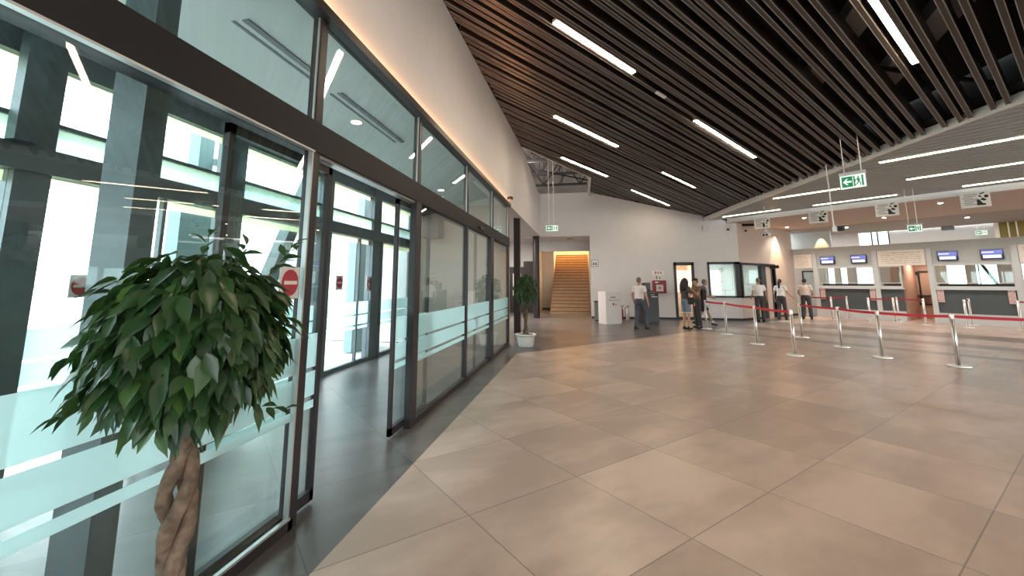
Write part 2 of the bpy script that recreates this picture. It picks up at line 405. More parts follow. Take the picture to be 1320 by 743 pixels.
# rear and side of the hall behind the camera, with daylight openings
w = MB()
for a, b in ((-4.5, -1.4), (2.2, 3.0), (8.0, 9.0), (14.0, RX)): w.box(a, b, YN - 0.3, YN, 0, 7.2)
w.box(-4.5, RX, YN - 0.3, YN, 0, 0.4); w.box(-4.5, RX, YN - 0.3, YN, 2.9, 7.2)
struct('wall_front', w, 'wall', 'white wall with wide window openings behind the viewpoint', 'wall')
w = MB()
for a, b in ((YN, -5), (0, 1.0), (6, 7.0), (12.0, 14.1)): w.box(RX, RX + 0.3, a, b, 0, 5)
w.box(RX, RX + 0.3, YN, 14.1, 0, 0.4); w.box(RX, RX + 0.3, YN, 14.1, 2.9, 5)
struct('wall_right', w, 'wall', 'white side wall with window openings at the hall end', 'wall')

# ------------------------------------------------------------------ dark slat ceiling
c = MB()
def clip_line(v):
    """slat runs along u at fixed v; from wall_left / roof opening to the fascia or back wall"""
    # x = (u+v)/r2, y = (u-v)/r2
    umin = max(GX * R2 - v, YN * R2 + v); umax = min(FX * R2 - v, BY * R2 + v)
    # roof opening: edge from (-1.92,13.5) to (0.3,16.2) then x = .3
    y0 = (umin - v) / R2
    if y0 > 13.4:
        k = (16.2 - 13.5) / (0.3 + 1.92)
        # point where y = 13.5 + k (x + 1.92)
        u = None
        den = (1 - k)
        uu = (13.5 + k * 1.92 + v / R2 + k * v / R2) / (1 / R2 - k / R2)
        x = (uu + v) / R2
        if x <= 0.3 and uu > umin: umin = max(umin, uu)
        else: umin = max(umin, 0.33 * R2 - v)
    return umin, umax
v = -13.4; pat = [0.20, 0.11, 0.17, 0.25, 0.13, 0.19, 0.15, 0.28, 0.12, 0.18, 0.23, 0.14]; i = 0
vlist = []
while v < 8.4:
    vlist.append(v); v += pat[i % len(pat)]; i += 1
lips = MB()
lamp_v = [-4.12, -4.37, -1.02, -7.34, -10.27, -7.53, -10.7]
for v in vlist:
    a, b = clip_line(v)
    if b - a < 0.1: continue
    if min(abs(v - q) for q in lamp_v) < 0.05: v += 0.07
    p, q = uv(a, v), uv(b, v)
    h = 0.22
    p.z = zc(p.x, p.y) + h / 2; q.z = zc(q.x, q.y) + h / 2
    c.bar(p, q, 0.050, h)
    p2, q2 = p.copy(), q.copy(); p2.z -= h / 2 - 0.005; q2.z -= h / 2 - 0.005
    off = Vector((1, -1, 0)).normalized() * 0.025
    for sgn in (-1, 1): lips.bar(p2 + off * sgn, q2 + off * sgn, 0.007, 0.020)
cs = struct('ceiling', c, 'baffle', 'dark bronze ceiling of long slats sloping down to the right', 'ceiling')
lips.build('slat_edge', 'baffle_lip', cs)
c = MB()
def zp(x, y): return zc(x, y) + 0.62
P = [(-2.1, YN), (FX, YN), (FX, BY + 0.3), (0.33, BY + 0.3), (0.33, 16.2), (-1.92, 13.5), (-2.1, 13.5)]
c.poly([(x, y, zp(x, y)) for x, y in P] + [(x, y, zp(x, y) + 0.1) for x, y in P],
       [(0, 1, 2, 3, 4, 5, 6), (13, 12, 11, 10, 9, 8, 7)] + [(i, (i + 1) % 7, 7 + (i + 1) % 7, 7 + i) for i in range(7)])
# carriers and ducts hidden in the plenum
for yy in range(-6, 19, 3):
    p = Vector((-1.8, yy, zc(-1.8, yy) + 0.22)); q = Vector((FX - 0.1, yy, zc(FX - 0.1, yy) + 0.22)); c.bar(p, q, 0.04, 0.05)
side = [(YN, zc(-2.1, YN)), (13.5, zc(-2.1, 13.5)), (13.5, zp(-2.1, 13.5) + 0.1), (YN, zp(-2.1, YN) + 0.1)]
c.prism(side, 'x', -2.2, -2.1)  # side and end panels added to stop sky light leaking in
c.prism([(x, zc(x, YN) - 0.0) for x in (-2.1, FX)] + [(x, zp(x, YN) + 0.1) for x in (FX, -2.1)], 'y', YN - 0.1, YN)
c.prism([(x, zc(x, BY)) for x in (0.42, FX)] + [(x, zp(x, BY) + 0.1) for x in (FX, 0.42)], 'y', BY + 0.3, BY + 0.4)
struct('ceiling', c, 'void', 'black plenum above the dark slats', 'ceiling')
d = MB()
for (x0, y0, x1, y1) in ((3.0, 3.9, 3.9, 8.6), (3.4, 2.9, 4.4, 6.8)):
    d.bar((x0, y0, zc(x0, y0) + 0.36), (x1, y1, zc(x1, y1) + 0.36), 0.3, 0.16)
tag(d.build('air_duct', 'inkgrey'), 'grey air ducts glimpsed between the dark ceiling slats', 'duct', 'structure')

# roof opening: trims and trusses above
t = MB()
t.bar((-1.92, 13.46, zc(-1.92, 13.46) + 0.03), (0.33, 16.2, zc(0.33, 16.2) + 0.03), 0.05, 0.10)
t.box(0.32, 0.42, 16.2, BY, zc(0.33, 16.2) - 0.03, zc(0.33, 16.2) + 0.75)
struct('trim_1', t, 'trim', 'white edge trim around the open roof corner', 'trim')
dk = MB()
for k in range(40):
    y = 12.5 + k * 0.32
    dk.box(-8, 4, y, y + 0.2, 9.0, 9.05); dk.box(-8, 4, y + 0.2, y + 0.32, 9.06, 9.1)
struct('roof', dk, 'deck', 'pale profiled roof deck above the open trusses', 'roof')
wr = MB(); wr.box(-8.1, -8, 12.4, 25.4, 5.0, 9.1); wr.box(4, 4.1, 12.4, 25.4, 6.3, 9.1); wr.box(-8.1, 4.1, 25.3, 25.4, 5.0, 9.1); wr.box(-8.1, 4.1, 12.4, 12.5, 7.0, 9.1)  # enclosure added so sky light does not flood the roof corner
wr.box(-8.1, GX - 0.25, 12.4, 12.5, 3.9, 9.1); wr.box(-8.1, 0.4, 25.3, 25.4, 3.9, 5.1)
struct('wall_roof', wr, 'deck', 'pale sheet walls added around the open roof trusses to shut out the sky', 'wall')
for k, y in enumerate((15.6, 18.0, 20.4, 22.8)):
    tr = MB()
    for z in (7.0, 8.5): tr.bar((-8, y, z), (4, y, z), 0.10, 0.12)
    n = 12
    for j in range(n):
        x0 = -8 + j; x1 = x0 + 1
        za, zb = (7.0, 8.5) if j % 2 == 0 else (8.5, 7.0)
        tr.bar((x0, y, za), (x1, y, zb), 0.07, 0.07)
        tr.bar((x0, y, 7.0), (x0, y, 8.5), 0.045, 0.045)
    for x in (-3.4, -1.2, 1.0):
        tr.bar((x, y, 7.0), (x + 0.5, y + 2.4, 8.5), 0.05, 0.05); tr.bar((x, y, 8.6), (x, y + 2.4, 8.6), 0.06, 0.08)
    which = ['nearest the hall', 'second from the hall', 'third from the hall', 'farthest from the hall'][k]
    struct('beam', tr, 'truss', 'dark steel roof truss in the open roof corner, ' + which, 'truss')

# ------------------------------------------------------------------ fascia, grey slat ceiling, soffit over the counters
SU = 18.3
yJ = SU * R2 - FX
f = MB()
n = 24
pts = []
for k in range(n + 1):
    y = YN + (BY - YN) * k / n
    zt = zc(FX, y) + 0.10; zb = min(zc(FX, y), zg((FX + y) / R2)) - 0.03
    if k < n: pts.append((y, zt, zb))
    else: pts.append((y, zt, zb))
poly_ = [(y, zb) for y, zt, zb in pts] + [(y, zt) for y, zt, zb in reversed(pts)]
f.prism(poly_, 'x', FX, FX + 0.05)
struct('trim_2', f, 'trim', 'pale fascia board dividing the dark and grey ceilings', 'trim')
f = MB(); f.prism([(YN, zc(FX, YN) + 0.05), (BY, zc(FX, BY) + 0.05), (BY, 6), (YN, 6)], 'x', FX + 0.06, FX + 0.12)
f.box(FX - 0.2, 7.6, BY + 0.31, BY + 0.4, 4.1, 6.0); f.uvbox(SU + 0.3, CU, DV - 0.5, DV - 0.3, 4.22, 5.0)  # added black sheets block daylight at the far ceiling corner
struct('wall_plenum', f, 'void', 'black upstand above the fascia with sheets added to block daylight', 'wall')
c = MB()
u = -0.8
while u < SU - 0.02:
    v0 = FX * R2 - u + 0.1
    if u + 0 > 0:
        pass
    # start on the fascia: x = FX  -> v = FX*r2 - u
    p, q = uv(u, v0), uv(u, 12.0)
    p.z = q.z = zg(u) + 0.05
    c.bar(p, q, 0.15, 0.10)
    u += 0.27
struct('ceiling', c, 'slatgrey', 'grey ceiling of parallel slats before the ticket counters', 'ceiling')
c = MB()
A, B_, C_, D_ = uv(-1.0, FX * R2 + 1.0), uv(SU, FX * R2 - SU), uv(SU, 12.0), uv(-1.0, 12.0)
pp = [(a.x, a.y, zg(uu) + 0.14) for a, uu in ((A, -1), (B_, SU), (C_, SU), (D_, -1))]
c.poly(pp + [(x, y, z + 0.08) for x, y, z in pp], [(0, 1, 2, 3), (7, 6, 5, 4), (0, 1, 5, 4), (1, 2, 6, 5), (2, 3, 7, 6), (3, 0, 4, 7)])
struct('ceiling', c, 'slatback', 'dark backing above the grey slats', 'ceiling')
t = MB(); t.uvbox(SU, SU + 0.06, -9.38, 12, 4.20, 4.40)
struct('trim_3', t, 'trim', 'white fascia strip at the edge of the grey slat ceiling', 'trim')
c = MB(); c.uvbox(SU + 0.06, 23.5, -9.8, 12, 4.20, 4.3)
struct('ceiling', c, 'pink', 'rose beige soffit with downlights before the counters', 'ceiling')
c = MB(); c.uvbox(23.5, 27.9, -9.6, -2.6, 4.19, 4.3); c.uvbox(23.5, 27.9, -2.6, 12, 4.19, 4.3)  # continues the rose beige ceiling; its shade is put into the colour
struct('ceiling', c, 'pinkdark', 'soffit above the ticket counters, its shade painted in as brown', 'ceiling')

# ------------------------------------------------------------------ inner glazing (window_1)
win = thing('window_1', 'dark framed inner glass wall with frosted bands along the vestibule', 'window', (GX, 0, 0), 0, 'structure')
FT = 3.68; HB, HT = 2.56, 2.785
MULL = [-5.55, -3.49, -1.43, 0.63, 2.69, 4.67, 6.87, 8.93, 10.95]
fr = MB()
for k, y in enumerate(MULL):
    fr.box(-0.075, 0.0, y - 0.04, y + 0.04, 0.0, FT)
fr.box(-0.075, 0.0, MULL[0], MULL[-1], FT - 0.06, FT)
for a, b in zip(MULL, MULL[1:]):
    if abs(a - 2.69) < 0.1: continue
    fr.box(-0.07, 0.0, a, b, 0.0, 0.07)
fr.box(-0.075, 0.004, 4.60, 4.76, 0.0, HB)
fr.build('frame', 'darkframe', win)
bm_ = MB(); bm_.box(-0.16, 0.012, MULL[0], 10.99, HB, HT)
bm_.build('header_beam', 'beam', win)
sl = MB(); sl.box(-0.02, 0.016, MULL[0], 2.65, HB - 0.012, HB); sl.box(-0.1, -0.02, 2.73, 4.63, HB - 0.02, HB)
sl.box(-0.02, 0.006, MULL[0], 2.66, 0.07, 0.085)
for y in MULL[1:]:
    sl.box(-0.028, -0.012, y - 0.050, y - 0.041, HT, FT - 0.06)
sl.box(-0.03, 0.004, 2.634, 2.649, 0.07, HB)
sl.build('profile', 'silver', win)
def film(parent, x, y0, y1, name='frosted_film'):
    f = MB()
    for a, b in ((0.975, 1.22), (0.77, 0.945), (0.68, 0.735)): f.box(x, x + 0.003, y0, y1, a, b)
    f.build(name, 'film', parent)
for a, b in zip(MULL, MULL[1:]):
    p = MB(); p.box(-0.042, -0.030, a + 0.04, b - 0.04, HT, FT - 0.06); p.build('pane', 'glass', win)
    if abs(a - 2.69) < 0.1: continue
    p = MB(); p.box(-0.042, -0.030, a + 0.04, b - 0.04, 0.07, HB); q = p.build('pane', 'glass', win)
    film(q, -0.029, a + 0.045, b - 0.045)
cv = MB(); cv.box(0.0, 0.06, MULL[0], 10.95, FT - 0.06, FT - 0.03); cv.box(0.05, 0.06, MULL[0], 10.95, FT - 0.03, FT + 0.02); cv.box(-0.25, 0.0, MULL[0], 10.95, FT + 0.005, FT + 0.028)
cv.build('light_cove', 'darkframe', win)
led = MB(); led.box(0.006, 0.03, YN, 10.95, FT - 0.02, FT - 0.005)
led.build('light_strip', 'led', win)
def door_leaf(name, x, y0, y1, label, z1=2.53):
    d = thing(name, label, 'sliding door', (x, (y0 + y1) / 2, 0), 0, 'structure')
    h = (y1 - y0) / 2; f = MB()
    f.box(-0.02, 0.02, -h, -h + 0.045, 0.02, z1); f.box(-0.02, 0.02, h - 0.045, h, 0.02, z1)
    f.box(-0.02, 0.02, -h, h, 0.02, 0.10); f.box(-0.02, 0.02, -h, h, z1 - 0.06, z1)
    f.build('door_frame', 'darkframe', d)
    p = MB(); p.box(-0.005, 0.005, -h + 0.045, h - 0.045, 0.10, z1 - 0.06); q = p.build('pane', 'glass', d)
    film(q, 0.006, -h + 0.05, h - 0.05)
    return d
door_leaf('door_1', GX - 0.10, 2.0, 3.02, 'open glass sliding door leaf parked left of the doorway')
door_leaf('door_2', GX - 0.10, 4.28, 5.30, 'open glass sliding door leaf parked right of the doorway')
# second (closed) door bay stiles
f = MB(); f.box(-0.09, -0.045, 7.63, 7.68, 0, HB); f.box(-0.10, 0.01, 8.68, 8.97, 0, HB); f.build('door_stile', 'darkframe', win)
s = MB(); s.box(0.012, 0.05, 7.6, 7.95, HB + 0.05, HB + 0.11); s.build('door_sensor', 'black', win, bevel=0.015)

# ------------------------------------------------------------------ outer facade (window_2)
wo = thing('window_2', 'outer glazed facade of the vestibule with grey steel posts', 'window', (OX, 0, 0), 0, 'structure')
f = MB()
posts = [(-3.6, -3.3), (-1.5, -1.25), (0.48, 0.70), (2.47, 2.71), (4.45, 4.76), (6.48, 6.80), (8.32, 8.66), (10.5, 10.9)]
for a, b in posts: f.box(-0.10, 0.06, a, b, 0, 3.68)
f.box(-0.06, 0.10, YN, 10.97, 2.5, 2.71)
f.box(-0.06, 0.04, YN, 10.97, 3.46, 3.68)
f.box(-0.04, 0.04, YN, 10.97, 2.935, 2.97)
f.box(-0.04, 0.04, YN, 10.97, 0.0, 0.07)
f.build('frame', 'facade', wo)
f = MB(); f.box(0.1, 0.2, 2.36, 2.5, 2.71, 3.68); f.build('upper_post', 'facade', wo)
f = MB(); f.box(-2.745, -2.5, 1.90, 2.04, 0, 3.675); f.box(-2.76, -2.485, 1.885, 2.055, 0, 0.02)
struct('column', f, 'facade', 'grey steel column in the vestibule behind the leafy crown', 'column')
f = MB()
f.box(-0.055, -0.05, YN, 10.97, 3.38, 3.46); f.box(-0.055, -0.05, YN, 10.97, 2.865, 2.935); f.box(-0.055, -0.05, YN, 10.97, 2.41, 2.5)
f.build('blind', 'blind', wo)
allp = [YN] + [q for a, b in posts for q in (a, b)]
edges = [(YN, -3.6)] + [(posts[i][1], posts[i + 1][0]) for i in range(len(posts) - 1)]
for a, b in edges:
    p = MB(); p.box(-0.006, 0.006, a, b, 0.07, 2.5); q = p.build('pane', 'glassout', wo); film(q, 0.007, a, b)
    p = MB(); p.box(-0.006, 0.006, a, b, 2.97, 3.46); p.build('pane', 'glassout', wo)
    p = MB(); p.box(-0.006, 0.006, a, b, 2.71, 2.935); p.build('pane', 'film', wo)
f = MB(); f.box(-0.03, 0.03, 7.84, 7.88, 0.07, 2.5); f.box(-0.03, 0.03, 3.72, 3.76, 0.07, 2.5); f.box(-0.05, 0.07, 8.70, 8.78, 0.0, 2.5)
f.build('door_stile', 'facade', wo)
for (ya, yb, yc, yd, lab) in ((3.95, 4.42, 4.10, 4.30, 'left of the open doorway, beyond the leafy crown'), (7.75, 8.70, 8.0, 8.35, 'seen straight through the open doorway')):
    p = MB(); k = 5.3 / 4.5
    p.box(-0.20, 0.0, ya * k, yb * k, 0, 2.95); p.box(-0.18, 0.0, yc * k, yd * k, 2.95, 4.0)
    p.box(0.0, 0.06, yd * k - 0.02, yd * k + 0.1, 3.3, 3.4)
    o = p.build('pillar', 'pier'); o.location = (-5.3, 0, 0); tag(o, 'teal grey clad pier outside the facade, ' + lab, 'pier', 'structure')
br = MB(); br.bar((-5.0, 5.35, 0.3), (-5.0, 7.1, 4.0), 0.20, 0.2)
tag(br.build('pillar', 'facade'), 'slanted grey brace outside the facade behind the no entry plate', 'brace', 'structure')
# vestibule ceiling details
for k, (y0, y1) in enumerate(((2.63, 3.7), (3.95, 5.6))):
    s = MB(); s.box(-2.62, -2.56, y0, y1, 3.668, 3.69); s.box(-2.72, -2.69, y0, y1, 3.674, 3.681)
    tag(s.build('air_vent', 'inkgrey'), ['linear slot diffuser in the vestibule ceiling, nearer the viewer', 'linear slot diffuser in the vestibule ceiling beside the round lamp'][k], 'air vent')
s = MB(); s.box(-4.2, -3.75, 10.5, 10.96, 2.8, 3.68)
tag(s.build('pillar', 'darkframe'), 'dark boxed column high in the vestibule end', 'column', 'structure')

# ------------------------------------------------------------------ columns, baseboards, booth window, doors
s = MB(); s.box(-2.21, -2.01, 13.5, 13.7, 0, 3.76)
struct('column', s, 'darkframe', 'square black column beside the small potted tree', 'column')
s = MB(); s.lathe([(0.15, 0), (0.15, 3.76)], 28, (-2.12, 19.45))
struct('column', s, 'darkframe', 'round black column at the stair opening', 'column', smooth=False)
s = MB()
s.box(0.36, 3.99, BY - 0.015, BY, 0, 0.09); s.box(4.84, 6.72, BY - 0.015, BY, 0, 0.09)
struct('baseboard_back', s, 'darkframe', 'dark baseboard along the white back wall', 'baseboard')
s = MB(); s.uvbox(uB0, 21.4, DV, DV + 0.015, 0, 0.09); s.uvbox(21.95, CU, DV, DV + 0.015, 0, 0.09)
struct('baseboard_booth', s, 'darkframe', 'dark baseboard along the diagonal booth wall', 'baseboard')
s = MB(); s.box(-9, -2.45, 22.585, 22.6, 0, 0.09); s.box(-2.44, -1.75, 25.685, 25.7, 0, 0.09)
struct('baseboard_lobby', s, 'darkframe', 'dark baseboard along the lobby wall', 'baseboard')

d = thing('door_3', 'dark framed glazed door in the white back wall behind two people', 'door', (4.415, BY, 0), 0, 'structure')
f = MB(); f.box(-0.425, -0.32, -0.03, 0.12, 0, 2.5); f.box(0.32, 0.425, -0.03, 0.12, 0, 2.5); f.box(-0.425, 0.425, -0.03, 0.12, 2.36, 2.5); f.box(-0.32, 0.32, 0.0, 0.06, 0, 0.12)
f.build('door_frame', 'darkframe', d)
p = MB(); p.box(-0.32, 0.32, 0.03, 0.045, 0.12, 2.36); p.build('pane', 'glasssmall', d)
h = MB(); h.tube([(-0.27, -0.05, 0.95), (-0.27, -0.05, 1.15)], 0.012, 8); h.tube([(-0.27, 0.03, 1.05), (-0.27, -0.05, 1.05)], 0.01, 8); h.build('door_handle', 'steel', d)
rm = MB(); rm.box(3.6, 3.7, BY + T, 23.0, 0, 2.9); rm.box(5.2, 5.3, BY + T, 23.0, 0, 2.9); rm.box(3.6, 5.3, 23.0, 23.1, 0, 2.9); rm.box(3.6, 5.3, BY + T, 23.0, 2.8, 2.9)
struct('wall_office', rm, 'booth', 'cream walls of the small room behind the glazed door', 'wall')

bw = thing('window_3', 'dark framed corner window of the booth with white poster panel', 'window', (6.72, BY, 0), 0, 'structure')
f = MB()
f.box(-1.32, 0.0, -0.04, 0.10, 2.40, 2.5); f.box(-1.32, 0.0, -0.04, 0.10, 0.96, 1.03); f.box(-1.32, -1.25, -0.04, 0.1, 0.96, 2.5)
f.box(-0.22, -0.02, -0.04, 0.1, 0.96, 2.5)
o_ = Vector((6.72, BY, 0))
def L_(u0, u1, va, vb, z0, z1):
    t = MB(); t.uvbox(u0, u1, va, vb, z0, z1)
    return t
g = MB()
for a in ((uB0, 20.55, 2.37, 2.47), (uB0, 20.55, 0.96, 1.03), (20.48, 20.9, 0.0, 2.47), (uB0 + 0.0, uB0 + 0.12, 0.96, 2.47)):
    g.uvbox(a[0], a[1], DV - 0.1, DV + 0.04, a[2], a[3])
g.uvbox(20.9, 21.42, DV - 0.02, DV + 0.05, 2.33, 2.47); g.uvbox(21.42, 21.95, DV - 0.2, DV + 0.03, 2.25, 2.47)
g.uvbox(21.42, 21.55, DV - 0.1, DV + 0.03, 0, 2.3); g.uvbox(21.85, 21.95, DV - 0.1, DV + 0.03, 0, 2.3); g.uvbox(21.5, 21.9, DV - 0.14, DV - 0.1, 0, 2.3)
bmesh.ops.translate(g.bm, verts=g.bm.verts[:], vec=-o_)
g.build('frame', 'darkframe', bw); f.build('frame', 'darkframe', bw)
p = MB(); p.box(-1.25, -0.22, 0.02, 0.03, 1.03, 2.40); q = p.build('pane', 'glasssmall', bw)
p = MB(); p.uvbox(uB0 + 0.12, 20.48, DV - 0.05, DV - 0.04, 1.03, 2.37); bmesh.ops.translate(p.bm, verts=p.bm.verts[:], vec=-o_); p.build('pane', 'glasssmall', bw)
ps = MB(); ps.box(5.475, 6.44, BY + 0.035, BY + 0.042, 1.04, 2.40)
pr = thing('poster', 'white poster film with a small crest inside the booth window', 'poster', (0, 0, 0), 0)
ps.build('sheet', 'poster', pr)
lk = MB()
for a in ((5.90, 6.02, 2.18, 2.20), (5.88, 5.90, 2.10, 2.22), (5.96, 5.98, 2.08, 2.24), (6.02, 6.05, 2.1, 2.16), (5.92, 6.0, 2.06, 2.08), (5.86, 5.90, 1.62, 1.65), (5.94, 5.98, 1.62, 1.65), (5.5, 6.40, 1.275, 1.285), (6.05, 6.06, 1.05, 1.28), (6.385, 6.395, 1.28, 2.35)):
    lk.box(a[0], a[1], BY + 0.032, BY + 0.035, a[2], a[3])
lk.build('print', 'inkgrey', pr)
rm = MB(); rm.uvbox(uB0 + 1.0, CU, DV - 2.6, DV - 2.5, 0, 3); rm.box(5.35, 5.4, BY + T, BY + 3.0, 0, 3); rm.uvbox(CU - 0.3, CU - 0.2, DV - 2.5, DV - 0.25, 0, 3); rm.uvbox(uB0 + 0.4, CU, DV - 2.5, DV - 0.25, 2.9, 3.0); rm.box(5.4, 6.7, BY + T, BY + 1.6, 2.9, 3.0)
struct('wall_booth', rm, 'panelgrey', 'grey inner walls of the corner booth', 'wall')
sg = MB(); sg.uvbox(21.36, 21.40, DV, DV + 0.42, 2.26, 2.40)
tag(sg.build('flag_sign', 'black'), 'small black flag sign projecting above the booth doorway', 'sign')

# lobby door
d = thing('door_4', 'dark framed lobby door behind the black column', 'door', (-3.25, 22.6, 0), 0, 'structure')
f = MB(); f.box(-0.75, -0.62, -0.03, 0.05, 0, 2.45); f.box(0.62, 0.75, -0.03, 0.05, 0, 2.45); f.box(-0.75, 0.75, -0.03, 0.05, 2.33, 2.45); f.box(-0.62, 0.62, -0.01, 0.02, 0, 2.33); f.box(0.1, 0.75, -0.03, 0.05, 2.45, 2.75)
f.build('door_frame', 'darkframe', d)
p = MB(); p.box(-0.5, -0.05, -0.018, -0.012, 0.9, 2.1); p.build('pane', 'paper', d)

# ------------------------------------------------------------------ stairs
st = thing('stairs', 'tan stone staircase rising behind the back wall opening', 'stairs', (-0.69, 22.2, 0), 0, 'structure')
tr = MB(); no = MB()
for k in range(20):
    y0 = k * 0.31; z1 = (k + 1) * 0.172
    tr.box(-1.03, 1.03, y0, 6.2 + 2.2, z1 - 0.172, z1)
    no.box(-1.03, 1.03, y0 - 0.012, y0 + 0.002, z1 - 0.05, z1 - 0.012)
tr.build('steps', 'stair', st); no.build('nosing', 'stairnose', st)
v_ = MB(); v_.box(-0.75, -0.45, 20.7, 20.9, 3.74, 3.765)
tag(v_.build('ceiling_vent', 'inkgrey'), 'small grey grille in the ceiling before the stairs', 'air vent')

# ------------------------------------------------------------------ linear lamps
def lamp_main(p, q, label):
    p, q = Vector((*p, 0)), Vector((*q, 0)); L = (q - p).length; q = p + Vector((L / R2, L / R2, 0))
    p.z = zc(p.x, p.y) - 0.003; q.z = zc(q.x, q.y) - 0.003
    c = (p + q) / 2; t = thing('linear_lamp', label, 'ceiling light', c, 0, None, 'linear lamps between the dark slats')
    h = MB(); h.bar(p - c + Vector((0, 0, 0.035)), q - c + Vector((0, 0, 0.035)), 0.10, 0.06); h.build('housing', 'white', t)
    e = MB(); e.bar(p - c, q - c, 0.085, 0.012); e.build('diffuser', 'lamp', t)
mains = [((-0.30, 5.53), (0.88, 6.78), 'lamp above the near glazing, the large left one of the dark ceiling'),
         ((2.27, 8.39), (3.89, 10.08), 'lamp in the middle of the dark ceiling, right of the smoke detector'),
         ((2.10, 3.55), (3.92, 5.42), 'large bright lamp cut by the top edge of the photo'),
         ((-0.57, 9.66), (0.95, 11.30), 'lamp above the far end of the glazing, before the roof opening'),
         ((-0.60, 13.79), (0.89, 15.45), 'lamp running beside the open roof corner'),
         ((2.51, 13.08), (3.66, 14.35), 'short lamp left of the fascia, above the back wall door'),
         ((2.04, 17.0), (3.66, 18.85), 'lamp nearest the back wall, low in the dark ceiling')]
for p, q, l in mains: lamp_main(p, q, 'warm linear ' + l)
for (x, y) in ((-0.6, 1.2), (2.2, 0.2), (4.0, -2.0), (-0.5, -3.0), (2.0, -4.5)):  # unseen lamps added behind the camera to light the hall
    lamp_main((x, y), (x + 1.1, y + 1.1), 'unseen warm linear lamp added for light behind the viewpoint')
greys = [(10.75, -2.40, 0.0, 'long linear lamp of the grey ceiling nearest the viewer'),
         (14.0, -2.66, -0.3, 'long linear lamp of the grey ceiling, second from the viewer on the right'),
         (17.3, -2.15, 0.2, 'linear lamp just before the white strip, at the right edge'),
         (13.8, -5.62, -3.98, 'linear lamp of the grey ceiling left of the large exit sign'),
         (17.25, -5.77, -3.55, 'linear lamp before the white strip, below the large exit sign'),
         (17.15, -8.95, -6.8, 'linear lamp in the narrow far corner of the grey ceiling'),
         (7.0, 1.5, 4.0, 'linear lamp of the grey ceiling outside the view'), (10.8, 2.0, 4.4, 'linear lamp of the grey ceiling beyond the right edge')]
for (u, a, b, l) in greys:
    c = uv(u, (a + b) / 2, zg(u) - 0.005); t = thing('linear_lamp', 'warm ' + l, 'ceiling light', c, -PI / 4, None, 'linear lamps of the grey slat ceiling')
    h = MB(); h.box(-(b - a) / 2, (b - a) / 2, -0.04, 0.04, 0.0, 0.05); h.build('housing', 'white', t)
    e = MB(); e.box(-(b - a) / 2, (b - a) / 2, -0.035, 0.035, -0.012, 0.0); e.build('diffuser', 'lamp_soft', t)
def downlight(x, y, z, label, grp):
    t = thing('downlight', label, 'ceiling light', (x, y, z), 0, None, grp)
    r = MB(); r.lathe([(0.075, -0.012), (0.085, 0.0)], 20); r.build('ring', 'white', t)
    g = MB(); g.lathe([(0.06, -0.016), (0.06, -0.012)], 20); g.build('lens', 'down', t)
for u, v, l in ((19.4, -6.85, 'left of the second white notice'), (22.0, -5.0, 'below the third white notice'), (19.45, -2.97, 'left of the rightmost white notice'),
                (24.5, -3.06, 'in the shaded soffit, below the rightmost notice'), (22.0, -8.5, 'beside the spotlit booth wall'), (24.3, -6.9, 'in the shaded soffit above the first counter screens'), (26.8, -8.6, 'deep in the shaded soffit above the lilac panel')):
    p = uv(u, v); downlight(p.x, p.y, 4.20 if u < 23.5 else 4.19, 'round downlight ' + l, 'downlights over the ticket counters')
downlight(-2.85, 4.75, 3.68, 'round downlight in the vestibule ceiling beside the slot diffuser', 'vestibule downlights')
downlight(-3.1, 8.8, 3.68, 'round downlight in the vestibule ceiling, farther along the glazing', 'vestibule downlights')
def spot(loc, target, power, ang, col, blend=0.3, size=0.03):
    l = bpy.data.lights.new('spot_light', 'SPOT'); l.energy = power; l.spot_size = ang; l.spot_blend = blend; l.color = col; l.shadow_soft_size = size
    o = bpy.data.objects.new('spot_light', l); COL.objects.link(o); o.location = loc
    o.rotation_euler = (Vector(target) - Vector(loc)).to_track_quat('-Z', 'Y').to_euler(); return o
a = uv(22.25, DV + 0.22, 4.15); b = uv(22.25, DV + 0.02, 1.5); spot(a, b, 210, math.radians(56), (1, 0.66, 0.34))
for u, v in ((19.4, -6.85), (22.0, -5.0), (19.45, -2.97), (22.0, -8.4), (22.0, -1.2), (19.4, 0.5), (22.0, -6.9), (22.0, -3.0)):
    a = uv(u, v, 4.16); spot(a, a - Vector((0, 0, 1)), 42, math.radians(135), (1, 0.93, 0.85), 0.6, 0.05)
pl = bpy.data.lights.new('passage_fill', 'AREA'); pl.energy = 9; pl.color = (1, 0.86, 0.74); pl.size = 0.6  # added fill that brightens the dark passage, no fixture
o = bpy.data.objects.new('passage_fill', pl); COL.objects.link(o); o.location = uv(25.2, -4.7, 2.48)
a = uv(24.85, -8.25, 4.1); b = uv(25.14, -8.25, 3.3); spot(a, b, 26, math.radians(50), (1, 0.72, 0.38))
pl = bpy.data.lights.new('stair_light', 'AREA'); pl.energy = 170; pl.color = (1, 0.60, 0.24); pl.shape = 'RECTANGLE'; pl.size = 0.5; pl.size_y = 4.5
o = bpy.data.objects.new('stair_light', pl); COL.objects.link(o); o.location = (-0.69, 27.0, 6.15)
pl = bpy.data.lights.new('lobby_fill', 'AREA'); pl.energy = 170; pl.color = (1, 0.88, 0.78); pl.size = 1.5  # added lobby fill without a fixture, brightens the wall by the stairs
o = bpy.data.objects.new('lobby_fill', pl); COL.objects.link(o); o.location = (-4.5, 17.5, 3.7)
pl = bpy.data.lights.new('office_light', 'AREA'); pl.energy = 32; pl.color = (1, 0.74, 0.48); pl.size = 0.9
o = bpy.data.objects.new('office_light', pl); COL.objects.link(o); o.location = (4.4, 21.6, 2.75)
a = uv(20.6, DV - 1.3, 2.85)
pl = bpy.data.lights.new('booth_fill', 'AREA'); pl.energy = 75; pl.color = (0.9, 0.97, 1.0); pl.size = 0.8  # added area light behind the poster film, standing in for daylight
